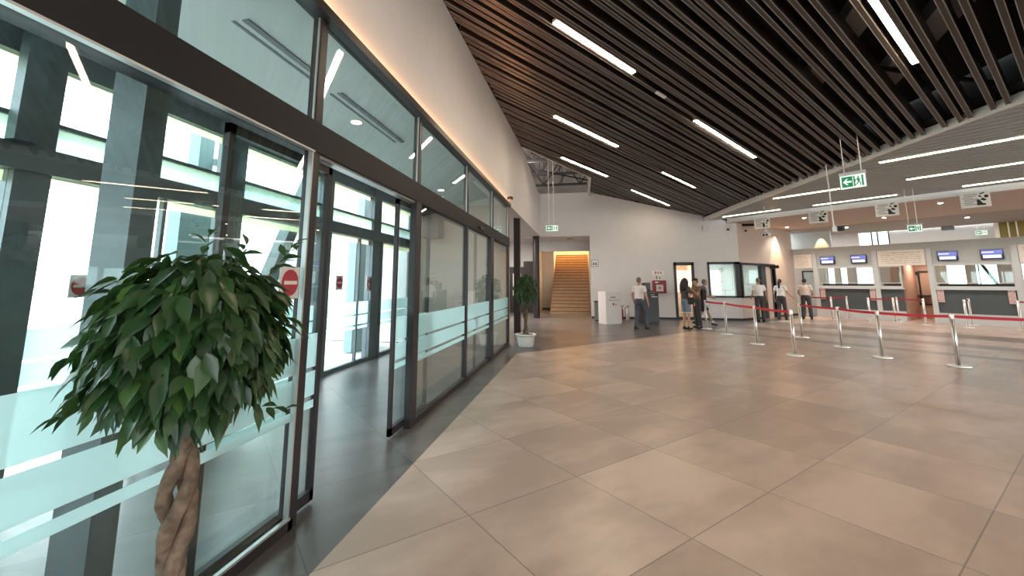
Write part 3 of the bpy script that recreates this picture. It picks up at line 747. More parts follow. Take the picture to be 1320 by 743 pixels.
o = bpy.data.objects.new('booth_fill', pl); COL.objects.link(o); o.location = a
pl = bpy.data.lights.new('roof_fill', 'AREA'); pl.energy = 130; pl.color = (1, 0.95, 0.9); pl.size = 3  # added upward fill for the truss void, no fixture there
o = bpy.data.objects.new('roof_fill', pl); COL.objects.link(o); o.location = (-3.5, 17.5, 6.4); o.rotation_euler = (PI, 0, 0)

# ------------------------------------------------------------------ ticket counters
w = MB()
w.uvbox(CU, CU + 0.2, DV, 5.0, 2.33, 3.27)
w.uvbox(CU + 1.1, CU + 1.2, -12, -7.85, 2.7, 4.185)
struct('wall_counter', w, 'panelgrey', 'grey header wall above the ticket counters', 'wall')
PIL = [(-8.32, -8.15), (-6.05, -5.88), (-4.31, -4.15), (-2.07, -1.90), (-0.2, -0.03), (1.6, 1.77), (3.7, 3.87)]
w = MB()
for a, b in PIL: w.uvbox(CU - 0.06, CU + 0.14, a, b, 0, 2.99)
struct('trim_4', w, 'plinth', 'pale grey posts between the ticket counter bays', 'trim')
def counter(v0, v1, label, win_top=2.30):
    c = uv(CU, (v0 + v1) / 2); W = (v1 - v0) / 2
    t = thing('ticket_counter', label, 'counter', c, -PI / 4)      # local x -> +v, local y -> +u
    a = MB(); a.box(-W, W, 0.0, 0.08, 0.40, 1.32); a.build('front_panel', 'paneldark', t)
    a = MB(); a.box(-W, W, -0.05, 0.10, 0.0, 0.40); a.build('plinth', 'plinth', t)
    a = MB(); a.box(-W, W, -0.12, 0.55, 1.32, 1.37); a.box(-W, W, -0.03, 0.05, 1.37, 1.46); a.build('worktop', 'plinth', t)
    a = MB(); a.box(-W, W, -0.02, 0.06, 2.28, 2.35); a.box(-W, W, 0.0, 0.03, 1.575, 1.60)
    a.box(-W, -W + 0.03, -0.02, 0.06, 1.46, 2.3); a.box(W - 0.03, W, -0.02, 0.06, 1.46, 2.3); q = a.build('window_frame', 'plinth', t)
    a = MB(); a.box(-W + 0.03, W - 0.03, 0.012, 0.02, 1.6, 2.28); a.build('pane', 'glasssmall', q)
    a = MB(); a.box(-W + 0.05, W - 0.05, 0.30, 0.5, 1.37, 1.55); a.build('desk_ledge', 'black', t)
    return t
counter(-8.15, -6.05, 'slate ticket counter with window, left of the brown doorway')
counter(-5.88, -5.15, 'narrow slate counter section beside the brown doorway')
counter(-4.15, -2.07, 'slate ticket counter with window, right of the brown doorway')
counter(-1.90, -0.2, 'slate ticket counter cut by the right edge of the photo')
counter(-0.03, 1.6, 'slate ticket counter outside the right edge')
def board(v0, v1, label):
    c = uv(CU - 0.02, (v0 + v1) / 2); W = (v1 - v0) / 2
    t = thing('notice_board', label, 'sign board', (c.x, c.y, 2.65), -PI / 4)
    a = MB(); a.box(-W, W, -0.015, 0.02, -0.33, 0.33); a.build('panel', 'boardcream', t)
    rnd = random.Random(int(abs(v0) * 100))
    for r in range(6):
        a = MB(); z = 0.22 - r * 0.088; n = int((2 * W - 0.24) / 0.045); up, dn = [], []
        for i in range(n + 1):
            x = -W + 0.12 + i * 0.045; k = rnd.choice((0.004, 0.010, 0.017)); up.append((x, z + k)); dn.append((x, z - k * rnd.uniform(0.3, 1.0)))
        for i in range(n):
            a.poly([(up[i][0], -0.0165, up[i][1]), (dn[i][0], -0.0165, dn[i][1]), (dn[i + 1][0], -0.0165, dn[i + 1][1]), (up[i + 1][0], -0.0165, up[i + 1][1])], [(0, 1, 2, 3)])
        bmesh.ops.remove_doubles(a.bm, verts=a.bm.verts[:], dist=1e-5); a.build('text_line', 'boardbrown', t)
board(-9.12, -8.34, 'small cream board above the booth side doorway')
board(-5.85, -4.34, 'wide cream board above the brown doorway')
board(-1.88, -0.3, 'cream board at the right edge of the photo')
def screen(v, label):
    c = uv(CU - 0.03, v); t = thing('display_screen', label, 'screen', (c.x, c.y, 2.66), -PI / 4, None, 'screens above the ticket counters')
    a = MB(); a.box(-0.29, 0.29, -0.05, 0.03, -0.19, 0.19); q = a.build('casing', 'screenbezel', t, bevel=0.008)
    a = MB(); a.box(-0.265, 0.265, -0.053, -0.05, 0.0, 0.165); q = a.build('display', 'screen', q)
    a = MB(); a.box(-0.23, 0.23, -0.055, -0.053, -0.14, -0.02); a.box(-0.25, 0.05, -0.055, -0.053, 0.06, 0.10); a.build('display_text', 'screenlight', t)
screen(-7.70, 'flight display screen, leftmost above the first counter')
screen(-6.51, 'flight display screen right of centre above the first counter')
screen(-3.69, 'flight display screen above the left half of the second counter')
screen(-2.52, 'flight display screen above the right half of the second counter')
def notice(v, label):
    c = uv(CU - 0.07, v); t = thing('paper_notice', label, 'notice', (c.x, c.y, 1.08), -PI / 4, None, 'pink notices on the counter fronts')
    a = MB(); a.box(-0.09, 0.09, 0.0, 0.065, -0.25, 0.25); a.build('sheet', 'sticker', t)
    a = MB()
    for k in range(3):
        z = 0.16 - k * 0.16; a.tube([(0.06 * math.cos(q * PI / 8), -0.002, z + 0.06 * math.sin(q * PI / 8)) for q in range(17)], 0.006, 5, cap=True)
        a.bar((-0.04, -0.002, z + 0.04), (0.04, -0.002, z - 0.04), 0.004, 0.012)
    a.build('print', 'stickerred', t)
notice(-8.02, 'pink prohibition notice on the left end of the first counter')
notice(-6.16, 'pink prohibition notice on the right end of the first counter')
notice(-4.04, 'pink prohibition notice on the left end of the second counter')
notice(-2.20, 'pink prohibition notice on the right end of the second counter')
# rooms behind the counters
w = MB()
w.uvbox(26.2, 26.3, -6.0, -4.2, 0, 2.6); w.uvbox(CU + 0.3, 26.2, -5.2, -5.12, 0, 2.6); w.uvbox(CU + 0.3, 26.2, -4.3, -4.2, 0, 2.6)
w.uvbox(CU + 0.2, 26.3, -5.2, -4.2, 2.5, 2.6)
struct('wall_passage', w, 'wood', 'brown partition walls of the passage behind the counters', 'wall')
d = thing('door_5', 'dark framed doorway deep in the brown passage', 'door', uv(26.19, -4.9), -PI / 4, 'structure')
f = MB(); f.box(-0.16, -0.10, -0.04, 0.0, 0.65, 2.12); f.box(0.28, 0.34, -0.04, 0.0, 0.65, 2.12); f.box(-0.16, 0.34, -0.04, 0.0, 2.05, 2.12); f.box(-0.28, 0.34, -0.04, 0.0, 0.62, 0.68); f.box(-0.5, -0.12, -0.05, 0.0, 1.95, 2.08); f.box(-0.28, 0.4, -0.2, 0.0, 1.0, 1.05)
f.build('door_frame', 'red' if False else 'darkframe', d)
w = MB()
w.uvbox(CU + 0.9, CU + 1.0, -12, -8.2, 0, 2.65); w.uvbox(CU + 0.1, CU + 1.0, -8.3, -8.2, 0, 2.4)
struct('wall_side', w, 'booth', 'beige wall behind the doorway beside the booth', 'wall')
d = thing('door_6', 'grey door in the beige recess beside the booth', 'door', uv(CU + 0.89, -8.85), -PI / 4, 'structure')
f = MB(); f.box(-0.3, -0.24, -0.03, 0.0, 0, 2.2); f.box(0.24, 0.3, -0.03, 0.0, 0, 2.2); f.box(-0.3, 0.3, -0.03, 0.0, 2.14, 2.2); f.build('door_frame', 'darkframe', d)
f = MB(); f.box(-0.24, 0.24, -0.015, 0.0, 0, 2.14); f.build('door_panel', 'panelgrey', d)
w = MB()
# back facade behind the counters: sill, columns and header with openings
BU = 28.0
w.uvbox(BU, BU + 0.2, -12, 6, 0, 0.9); w.uvbox(BU, BU + 0.2, -6.25, 6, 2.6, 4.3); w.uvbox(BU, BU + 0.2, -12, -7.5, 2.6, 4.3); w.uvbox(BU, BU + 0.2, -7.5, -6.25, 2.6, 3.4)
struct('wall_rear', w, 'wall', 'white rear wall with windows behind the counters', 'wall')
for a, b, l in ((-10.2, -9.05, 'leftmost behind the first counter'), (-8.7, -8.47, 'left of centre behind the first counter'), (-8.14, -7.78, 'right of centre behind the first counter'), (-6.9, -6.3, 'behind the narrow counter section'),
             (-4.72, -4.42, 'leftmost behind the second counter'), (-3.8, -3.5, 'middle one behind the second counter'), (-2.85, -2.2, 'rightmost behind the second counter'), (-1.0, -0.5, 'beyond the right edge')):
    p = MB(); p.uvbox(BU - 0.1, BU + 0.15, a, b, 0, 2.6); struct('pillar', p, 'pinkdark', 'brown window pier, ' + l, 'pillar')
p = MB(); p.bar(uv(BU + 0.4, -3.35, 2.45), uv(BU + 0.4, -2.95, 1.5), 0.1, 0.1); p.uvbox(BU, BU + 0.06, -7.07, -7.03, 0.9, 2.6); p.uvbox(BU, BU + 0.06, -3.42, -3.39, 0.9, 2.6)
for v in (-6.96, -6.72, -6.28): p.uvbox(BU, BU + 0.06, v - 0.025, v + 0.025, 3.4, 4.2)
w4 = struct('window_4', p, 'darkframe', 'dark glazing bars of the rear windows', 'window')
g = MB(); g.uvbox(BU + 0.19, BU + 0.2, -12, 6, 0.9, 2.6); g.uvbox(BU + 0.19, BU + 0.2, -7.5, -6.25, 3.4, 4.3); g.build('pane', 'solar', w4)
p = MB(); p.uvbox(BU - 0.4, BU - 0.3, -9.3, -7.4, 3.2, 4.19)
for k in range(6): pass
struct('wall_partition', p, 'lilac', 'pale lilac panel seen above the first counter', 'wall')
p = MB(); p.uvbox(BU - 0.2, BU - 0.15, -2.74, -2.6, 3.2, 4.19)
for v in (-2.34, -2.11): p.uvbox(BU - 0.16, BU - 0.12, v - 0.02, v + 0.02, 3.2, 4.19)
struct('trim_5', p, 'boardcream', 'cream posts dividing the olive louvre panel', 'trim')
p = MB(); p.uvbox(BU - 0.12, BU - 0.05, -2.6, 1.0, 3.2, 4.19)
struct('window_5', p, 'olive', 'olive louvre panel above the second counter', 'window')
pl = bpy.data.lights.new('counter_light', 'AREA'); pl.energy = 40; pl.color = (1, 0.93, 0.85); pl.shape = 'RECTANGLE'; pl.size = 7; pl.size_y = 1.2
o = bpy.data.objects.new('counter_light', pl); COL.objects.link(o); o.location = uv(26, -5.0, 4.1); o.rotation_euler = (0, 0, -PI / 4)

# ------------------------------------------------------------------ hanging signs
def hang_notice(v, label, rods=None):
    c = uv(18.2, v); t = thing('hanging_notice', label, 'sign', (c.x, c.y, 4.03), -PI / 4, None, 'white notices hanging before the counters')
    a = MB(); a.box(-0.30, 0.30, -0.008, 0.008, -0.24, 0.24); a.build('panel', 'paper', t)
    a = MB()
    for k in range(7):
        z = 0.15 - k * 0.05; x0 = -0.26 if k in (2, 5) else -0.22
        a.box(x0, x0 + 0.28 - 0.03 * (k % 3), -0.010, -0.008, z - 0.010, z + 0.010)
    a.build('print', 'inkgrey', t)
    a = MB()
    def disc(x, z, r): a.prism([(x + r * math.cos(q * PI / 8), z + r * math.sin(q * PI / 8)) for q in range(16)], 'y', -0.011, -0.008)
    disc(0.225, 0.06, 0.045)
    a.prism([(0.06, 0.10), (0.12, 0.10), (0.13, 0.03), (0.09, 0.06)], 'y', -0.011, -0.008)
    a.prism([(0.11, 0.13), (0.2, 0.16), (0.2, 0.19), (0.09, 0.16)], 'y', -0.011, -0.008)
    a.prism([(0.10, -0.03), (0.15, 0.03), (0.23, -0.04), (0.18, -0.07)], 'y', -0.011, -0.008)
    a.prism([(0.03, -0.19), (0.03, -0.02), (0.08, -0.01), (0.14, -0.13), (0.20, -0.15), (0.20, -0.19)], 'y', -0.011, -0.008)
    a.build('pictogram', 'ink', t)
    for x in (-0.2, 0.2):
        a = MB(); a.tube([(x, 0, 0.24), (x, 0, 0.34)], 0.004, 6); a.build('suspension_wire', 'steel', t)
hang_notice(-7.93, 'white notice behind the white rod, leftmost of the row'); hang_notice(-5.98, 'white notice, second from the left in the row')
hang_notice(-4.04, 'white notice, third from the left in the row'); hang_notice(-2.06, 'white notice, rightmost of the row')

def exit_sign(loc, rz, W, Hh, label, rods, name='exit_sign', box=True):
    t = thing(name, label, 'exit sign', loc, rz)
    a = MB(); a.box(-W / 2, W / 2, -0.03, 0.03, Hh * 0.5, Hh * 0.72); a.box(-W / 2 + 0.005, W / 2 - 0.005, -0.012, 0.012, -Hh / 2, Hh * 0.5)
    a.build('housing', 'plinth', t)
    a = MB(); a.box(-W / 2 + 0.008, W / 2 - 0.008, -0.016, -0.012, -Hh / 2 + 0.005, Hh / 2 - 0.005); q = a.build('face', 'signwhite', t)
    s = Hh; g = MB()
    x0 = -W / 2 + 0.03; x1 = x0 + W * 0.42; y0 = -Hh / 2 + 0.03; y1 = Hh / 2 - 0.025
    g.box(x0, x1, -0.019, -0.016, y0, y1)
    rx = x1 + 0.012
    g.box(rx, rx + W * 0.055, -0.019, -0.016, y0, y1)
    dx = W / 2 - 0.035
    g.box(dx - W * 0.07, dx, -0.019, -0.016, y0, y1)
    cx = (rx + dx) / 2 - 0.005
    def limb(p, q, w): g.bar((cx + p[0] * s, -0.0175, p[1] * s), (cx + q[0] * s, -0.0175, q[1] * s), w * s, 0.003, (0, 1, 0))
    g.prism([(cx + 0.02 * s + 0.055 * s * math.cos(q * PI / 6), 0.27 * s + 0.055 * s * math.sin(q * PI / 6)) for q in range(12)], 'y', -0.019, -0.016)
    limb((0.0, 0.2), (0.03, -0.05), 0.12); limb((0.0, 0.18), (0.14, 0.06), 0.05); limb((-0.02, 0.17), (-0.15, 0.1), 0.05); limb((-0.15, 0.1), (-0.17, -0.02), 0.05)
    limb((0.03, -0.05), (0.13, -0.16), 0.06); limb((0.13, -0.16), (0.1, -0.34), 0.055); limb((0.01, -0.06), (-0.06, -0.2), 0.06); limb((-0.06, -0.2), (-0.2, -0.27), 0.055)
    g.build('pictogram', 'green', q)
    a = MB(); ax = (x0 + x1) / 2; aw = (x1 - x0) * 0.40; ah = (y1 - y0) * 0.3; mz = (y0 + y1) / 2
    a.prism([(ax - aw, mz), (ax - aw * 0.1, mz + ah), (ax + aw * 0.25, mz + ah), (ax - aw * 0.3, mz + ah * 0.3), (ax + aw, mz + ah * 0.3), (ax + aw, mz - ah * 0.3), (ax - aw * 0.3, mz - ah * 0.3), (ax + aw * 0.25, mz - ah), (ax - aw * 0.1, mz - ah)], 'y', -0.022, -0.019)
    a.build('arrow', 'signwhite', q)
    for x, top in rods:
        a = MB(); a.tube([(x, 0, Hh * 0.7), (x, 0, top)], 0.008, 8); a.build('suspension_rod', 'steel', t)
    return t
c = uv(9.0, -2.39)
exit_sign((c.x, c.y, 3.345), -PI / 4, 0.37, 0.24, 'large green exit sign with arrow hanging before the grey ceiling', [(-0.11, 0.86), (0.13, 0.86)])
exit_sign((-0.98, 14.0, 3.42), 0.05, 0.42, 0.20, 'green exit sign hanging before the stair opening', [(-0.10, 2.40), (0.06, 2.36)])
c = uv(16.2, -3.05)
exit_sign((c.x, c.y, 3.12), -PI / 4, 0.32, 0.20, 'small green exit sign hanging before the counters on two rods', [(-0.12, 1.16), (0.06, 1.16)])
c = uv(27.6, -3.1); exit_sign((c.x, c.y, 3.78), -PI / 4, 0.36, 0.2, 'small exit sign mounted high beside the olive louvres', [(-0.1, 0.3), (0.1, 0.3)])
# camera units on rods
def cam_unit(u, v, ztop, zbot, label, cubes):
    c = uv(u, v); t = thing('ceiling_camera', label, 'camera', (c.x, c.y, zbot), -PI / 4)
    a = MB(); a.tube([(0, 0, 0.12), (0, 0, ztop - zbot)], 0.018, 10); a.build('rod', 'white', t)
    a = MB(); a.box(-0.11, 0.11, -0.08, 0.08, -0.06, 0.06); a.box(-0.05, 0.05, -0.05, 0.05, 0.06, 0.13); a.build('housing', 'white', t, bevel=0.012)
    a = MB()
    for x in (-0.05, 0.05): a.prism([(x + 0.035 * math.cos(q * PI / 8), -0.01 + 0.035 * math.sin(q * PI / 8)) for q in range(16)], 'y', -0.095, -0.08)
    a.box(-0.06, 0.06, -0.06, 0.06, 0.055, 0.075)
    a.build('lens', 'black', t)
cam_unit(15.4, -6.60, zg(15.4) + 0.08, 3.23, 'white twin-lens unit on a rod before the leftmost notice', 0)
c = uv(10.33, -3.05)
t = thing('ceiling_camera', 'black and white unit on a long rod, left of the large exit sign', 'camera', uv(10.33, -3.07, 2.68), -PI / 4)
a = MB(); a.tube([(-0.07, 0, 0.06), (-0.09, 0, zg(10.33) - 2.68 + 0.08)], 0.012, 10); a.build('rod', 'white', t)
a = MB(); a.box(-0.09, -0.01, -0.05, 0.04, -0.05, 0.05); a.box(-0.08, -0.05, -0.02, 0.02, 0.05, 0.09); a.build('housing', 'white', t, bevel=0.006)
a = MB(); a.box(-0.01, 0.09, -0.04, 0.05, -0.045, 0.055); a.ell((0.04, -0.035, 0.01), (0.03, 0.03, 0.03)); a.build('lens_block', 'black', t, bevel=0.005)

# small wall and ceiling items
t = thing('loudspeaker', 'small white loudspeaker box high on the back wall', 'loudspeaker', (5.42, BY - 0.08, 3.99))
a = MB(); a.box(-0.14, 0.14, -0.08, 0.08, -0.11, 0.11); a.build('casing', 'white', t, bevel=0.02)
a = MB(); a.box(-0.11, 0.13, -0.085, -0.08, -0.09, 0.09); a.build('grille', 'signlight', t)
for x, y, z, l in ((6.34, BY - 0.05, 3.92, 'small black dome camera on the back wall near the corner'), ):
    a = MB(); a.ell((0, 0, 0), (0.05, 0.06, 0.05)); a.box(-0.03, 0.03, 0.0, 0.05, -0.03, 0.03); o = a.build('dome_camera', 'black', smooth=True); o.location = (x, y, z); tag(o, l, 'camera')
p = uv(19.35, DV + 0.05); a = MB(); a.ell((0, 0, 0), (0.05, 0.05, 0.05)); a.bar((0, 0, 0), (-0.05, 0.05, 0), 0.05, 0.05); o = a.build('dome_camera', 'black', smooth=True); o.location = (p.x, p.y, 3.90); tag(o, 'small black dome camera on the diagonal booth wall', 'camera')
a = MB(); a.ell((0, 0, 0), (0.07, 0.07, 0.055)); a.box(-0.08, -0.02, -0.04, 0.04, -0.03, 0.03); o = a.build('dome_camera', 'black', smooth=True); o.location = (GX + 0.08, 10.75, 3.83); tag(o, 'small black camera on the left wall above the glazing end', 'camera')
a = MB(); a.bar((-0.09, -0.09, 0.03), (0.09, 0.09, -0.002), 0.06, 0.03); o = a.build('smoke_detector', 'white'); o.location = (1.46, 7.44, zc(1.46, 7.44) - 0.02); tag(o, 'small white detector between two lamps of the dark ceiling', 'detector')
p = uv(27.6, -4.1); a = MB(); a.box(-0.2, 0.2, -0.1, 0.1, -0.1, 0.1); o = a.build('wall_unit', 'inkgrey'); o.location = (p.x, p.y, 4.1); o.rotation_euler = (0, 0, -PI / 4); tag(o, 'grey box unit under the soffit behind the counters', 'air unit')
# restroom sign
t = thing('restroom_sign', 'square restroom pictogram sign right of the stair opening', 'sign', (0.56, BY - 0.01, 2.49))
a = MB(); a.box(-0.16, 0.16, 0.0, 0.01, -0.16, 0.16); a.build('plate', 'inkgrey', t, bevel=0.004)
a = MB(); a.box(-0.135, 0.135, -0.004, 0.0, -0.135, 0.135); a.build('face', 'paper', t)
a = MB()
for x in (-0.06, 0.06): 
    a.prism([(x + 0.022 * math.cos(q * PI / 6), 0.03 + 0.022 * math.sin(q * PI / 6)) for q in range(12)], 'y', -0.006, -0.004)
    a.prism([(x - 0.03, 0.0), (x + 0.03, 0.0), (x + 0.025, -0.09), (x - 0.025, -0.09)], 'y', -0.006, -0.004)
a.box(-0.008, 0.008, -0.006, -0.004, -0.09, 0.05); a.build('pictogram', 'ink', t)
# hydrant cabinet with its two plates
t = thing('hydrant_cabinet', 'red fire hydrant cabinet on the back wall above the dark kiosk', 'fire cabinet', (3.33, BY - 0.09, 1.42))
a = MB(); a.box(-0.28, 0.28, -0.09, 0.09, -0.28, 0.28); a.build('cabinet', 'red', t, bevel=0.01)
a = MB(); a.box(-0.15, 0.15, -0.095, -0.09, -0.2, 0.09); q = a.build('window', 'signlight', t)
a = MB(); a.box(-0.19, -0.05, -0.095, -0.09, 0.17, 0.22); a.build('label_plate', 'white', t)
a = MB(); a.prism([(0.06 * math.cos(q * PI / 8), -0.05 + 0.06 * math.sin(q * PI / 8)) for q in range(16)], 'y', -0.099, -0.095); a.build('hose_reel', 'inkgrey', q)
t = thing('fire_sign', 'white and red plate above the hydrant cabinet', 'sign', (3.31, BY - 0.01, 2.04))
a = MB(); a.box(-0.25, 0.25, 0, 0.01, -0.1, 0.1); a.build('plate', 'white', t)
a = MB(); a.box(-0.14, -0.06, -0.004, 0, -0.06, 0.06); a.box(-0.02, 0.05, -0.004, 0, -0.05, 0.05); a.box(0.09, 0.16, -0.004, 0, -0.05, 0.05); a.build('pictogram', 'stickerred', t)
t = thing('fire_sign', 'small grey green plate just above the hydrant cabinet', 'sign', (3.31, BY - 0.01, 1.83))
a = MB(); a.box(-0.12, 0.12, 0, 0.01, -0.08, 0.08); a.build('plate', 'white', t)
a = MB(); a.box(-0.10, -0.02, -0.004, 0, -0.07, 0.07); a.box(0.03, 0.10, -0.004, 0, -0.07, 0.04); a.build('pictogram', 'bin', t)

# ------------------------------------------------------------------ floor-standing things at the back wall
ang = math.atan2(0.42, 0.62)
t = thing('display_box', 'white waist-high box with small dark print beside the stair opening', 'display box', (0.86, 16.95, 0), ang)
a = MB(); a.box(0, 0.75, 0, 0.5, 0.0, 1.25); a.build('body', 'boxwhite', t, bevel=0.006)
a = MB()
for k, x in enumerate((0.22, 0.275, 0.325, 0.375, 0.43)):
    a.box(x, x + 0.014, -0.004, 0, 1.0, 1.055); a.box(x, x + 0.04, -0.004, 0, 1.042 - 0.025 * (k % 2), 1.055 - 0.025 * (k % 2))
    if k % 2: a.box(x + 0.028, x + 0.04, -0.004, 0, 1.0, 1.055)
    else: a.box(x, x + 0.04, -0.004, 0, 1.0, 1.012)
for k in range(13): a.box(0.13 + k * 0.038, 0.155 + k * 0.038, -0.004, 0, 0.905, 0.925 + 0.008 * (k % 3 == 0))
a.build('print', 'ink', t)
a = MB(); a.prism([(0.31, 0.76), (0.36, 0.70), (0.41, 0.76), (0.36, 0.83)], 'y', -0.004, 0); a.box(0.45, 0.50, -0.004, 0, 0.71, 0.74); a.box(0.45, 0.50, -0.004, 0, 0.76, 0.78); a.box(0.47, 0.48, -0.004, 0, 0.70, 0.81)
a.build('emblem', 'signred', t)
t = thing('waste_bin', 'grey green bin behind the white display box', 'bin', (0.60, 18.55, 0), 0)
a = MB(); a.box(-0.15, 0.15, -0.15, 0.15, 0.02, 0.78); a.build('body', 'bin', t, bevel=0.015)
a = MB(); a.box(-0.16, 0.16, -0.16, 0.16, 0.78, 0.83); a.build('lid', 'kiosk', t)
a = MB(); a.box(-0.13, 0.13, -0.13, 0.13, 0, 0.02); a.build('base', 'black', t)
def extinguisher(x, y, m, label):
    t = thing('fire_extinguisher', label, 'fire extinguisher', (x, y, 0), 0, None, 'extinguishers on the floor at the back wall')
    a = MB(); a.lathe([(0.075, 0.0), (0.08, 0.02), (0.08, 0.40), (0.06, 0.46), (0.025, 0.5), (0.025, 0.54)], 18); a.build('cylinder', m, t, smooth=True)
    a = MB(); a.box(-0.02, 0.08, -0.015, 0.015, 0.54, 0.57); a.box(-0.02, 0.1, -0.015, 0.015, 0.6, 0.62); a.box(-0.02, 0.0, -0.015, 0.015, 0.54, 0.62); a.build('valve', 'black', t)
    a = MB(); a.tube([(-0.02, 0, 0.56), (-0.1, 0, 0.52), (-0.11, 0, 0.3), (-0.09, 0, 0.15)], 0.012, 8); a.build('hose', 'black', t)
extinguisher(1.62, 19.1, 'signred', 'dark red fire extinguisher beside the white display box')
extinguisher(1.86, 18.95, 'signlight', 'pale fire extinguisher left of the man in a white shirt')
t = thing('info_kiosk', 'dark slate self-service kiosk behind the man in a white shirt', 'kiosk', (2.56, 18.1, 0), 0.42)
a = MB(); a.prism([(-0.30, 0), (0.30, 0), (0.30, 1.30), (-0.30, 1.18)], 'x', -0.34, 0.34); a.build('body', 'kiosk', t, bevel=0.01)
a = MB(); a.box(-0.02, 0.30, 0.18, 0.30, 1.25, 1.60); q = a.build('screen_panel', 'kiosk', t, bevel=0.01)
a = MB(); a.box(0.01, 0.27, 0.175, 0.18, 1.32, 1.57); a.build('screen', 'paneldark', q)
a = MB(); a.box(0.02, 0.27, -0.33, -0.30, 1.02, 1.06); a.box(-0.02, 0.15, -0.32, -0.30, 1.10, 1.13); a.build('tray', 'boardcream', t)

# ------------------------------------------------------------------ no entry plates
def no_entry(loc, s, label, grp='no entry plates on the glass'):
    t = thing('no_entry_plate', label, 'sign', loc, 0, None, grp)        # faces +x
    a = MB(); a.box(0.0, 0.012, -s, s, -s * 1.15, s * 1.15); a.build('plate', 'signlight', t)
    a = MB(); a.prism([(s * 0.86 * math.cos(q * PI / 16), s * 0.95 * math.sin(q * PI / 16)) for q in range(32)], 'x', 0.012, 0.016); q = a.build('disc', 'signred', t)
    a = MB(); a.box(0.016, 0.019, -s * 0.68, s * 0.68, -s * 0.13, s * 0.13); a.build('bar', 'signlight', q)
    a = MB(); a.box(-0.006, 0.004, -s * 1.04, s * 1.04, s * 1.15, s * 1.2); a.box(-0.006, 0.004, -s * 1.04, s * 1.04, -s * 1.2, -s * 1.15); a.build('edge', 'black', t)
no_entry((GX - 0.028, 2.52, 1.60), 0.092, 'red no entry plate on the inner glass, right of the leafy crown')
no_entry((OX + 0.012, 3.06, 1.57), 0.085, 'red no entry plate on the outer glass, left of the leafy crown')
no_entry((OX + 0.012, 7.18, 1.60), 0.11, 'red no entry plate seen through the open doorway')
t = thing('prohibition_plate', 'round prohibition plate on the door glass seen through the open doorway', 'sign', (OX + 0.012, 8.32, 1.58))
a = MB(); a.box(0, 0.01, -0.12, 0.12, -0.15, 0.15); a.build('plate', 'signlight', t, bevel=0.003)
a = MB(); a.tube([(0.012, 0.09 * math.cos(q * PI / 12), 0.1 * math.sin(q * PI / 12)) for q in range(25)], 0.012, 6); a.bar((0.012, -0.06, 0.07), (0.012, 0.06, -0.07), 0.02, 0.02, (1, 0, 0)); a.build('ring', 'signred', t)

# ------------------------------------------------------------------ barrier posts and belts
ph = thing('barrier_post', 'x', 'barrier post', (0, 0, 0))
a = MB(); a.lathe([(0.165, 0.0), (0.175, 0.008), (0.172, 0.022), (0.12, 0.03), (0.045, 0.036)], 32); a.build('base', 'steel', ph, smooth=False)
a = MB(); a.lathe([(0.034, 0.036), (0.034, 0.90)], 20); a.build('pole', 'steel', ph, smooth=True)
a = MB(); a.lathe([(0.036, 0.90), (0.037, 0.905), (0.037, 0.985), (0.03, 1.0)], 20); a.build('head', 'steel', ph, smooth=True)
a = MB(); a.box(-0.005, 0.005, -0.040, -0.034, 0.04, 0.89); a.build('pole_reflection', 'black', ph)  # dark strip standing in for the pole's reflection, turned to the viewer
POST = {'a': (4.59, 10.58, 'in the belt corner facing the viewer, nearest of the left line'), 'b': (6.32, 12.09, 'second along the right line, left of the tilted pair'),
        'c': (6.30, 10.60, 'third along the right line'), 'd': (7.07, 9.76, 'nearest the viewer and largest, on the right line'),
        'e': (4.46, 12.29, 'second nearest of the left line'), 'f': (4.37, 14.37, 'third of the left line'), 'g': (6.30, 13.97, 'at the far start of the right line'),
        'h': (4.20, 15.90, 'before the man in black shorts'), 'i': (10.56, 20.61, 'left of a dark belt pair at the first counter'), 'j': (11.71, 21.61, 'right of a dark belt pair at the first counter'),
        'k': (11.34, 19.51, 'before the right end of the first counter'), 'l': (12.33, 19.69, 'before the narrow counter section, nearer one'), 'm': (12.92, 20.42, 'beside the brown doorway edge'),
        'n': (12.79, 18.83, 'before the brown doorway'), 'o': (13.49, 17.99, 'nearer of the pair before the second counter'), 'p': (14.42, 19.03, 'farther of the pair before the second counter'),
        'q': (14.64, 17.45, 'at the right edge before the second counter'), 'r': (10.11, 21.74, 'behind the man in a rose shirt'), 's': (8.5, 8.95, 'beyond the right edge of the photo'), 't': (15.9, 16.1, 'far beyond the right edge')}
first = True
for k, (x, y, l) in POST.items():
    o = ph if first else copy_tree(ph); first = False
    o.location = (x, y, 0); o.rotation_euler = (0, 0, math.atan2(-x, y) * 1.0)
    o['label'] = 'steel barrier post ' + l; o['group'] = 'steel barrier posts'
def belt(p, q, m, label):
    (x0, y0), (x1, y1) = POST[p][:2], POST[q][:2]
    d = Vector((x1 - x0, y1 - y0, 0)); L = d.length; d.normalize(); n = 10; sg = 0.012
    t = MB(); pts = []
    for i in range(n + 1):
        s = 0.041 + (L - 0.082) * i / n; z = 0.945 - sg * 4 * (i / n) * (1 - i / n); pts.append(Vector((x0, y0, z)) + d * s)
    for a, b in zip(pts, pts[1:]): t.bar(a, b, 0.004, 0.055)
    tag(t.build('barrier_belt', m), label, 'barrier belt', None, 'red barrier belts')
belt('h', 'f', 'belt', 'red belt running from the man in black shorts to the third post'); belt('f', 'e', 'belt', 'red belt of the left line, middle span'); belt('e', 'a', 'belt', 'red belt of the left line, nearest span')
belt('g', 'b', 'belt', 'red belt of the right line, farthest span'); belt('b', 'c', 'belt', 'red belt of the right line between its second and third posts'); belt('c', 'd', 'belt', 'red belt of the right line, span before the largest post'); belt('d', 's', 'belt', 'red belt running off the right edge of the photo')
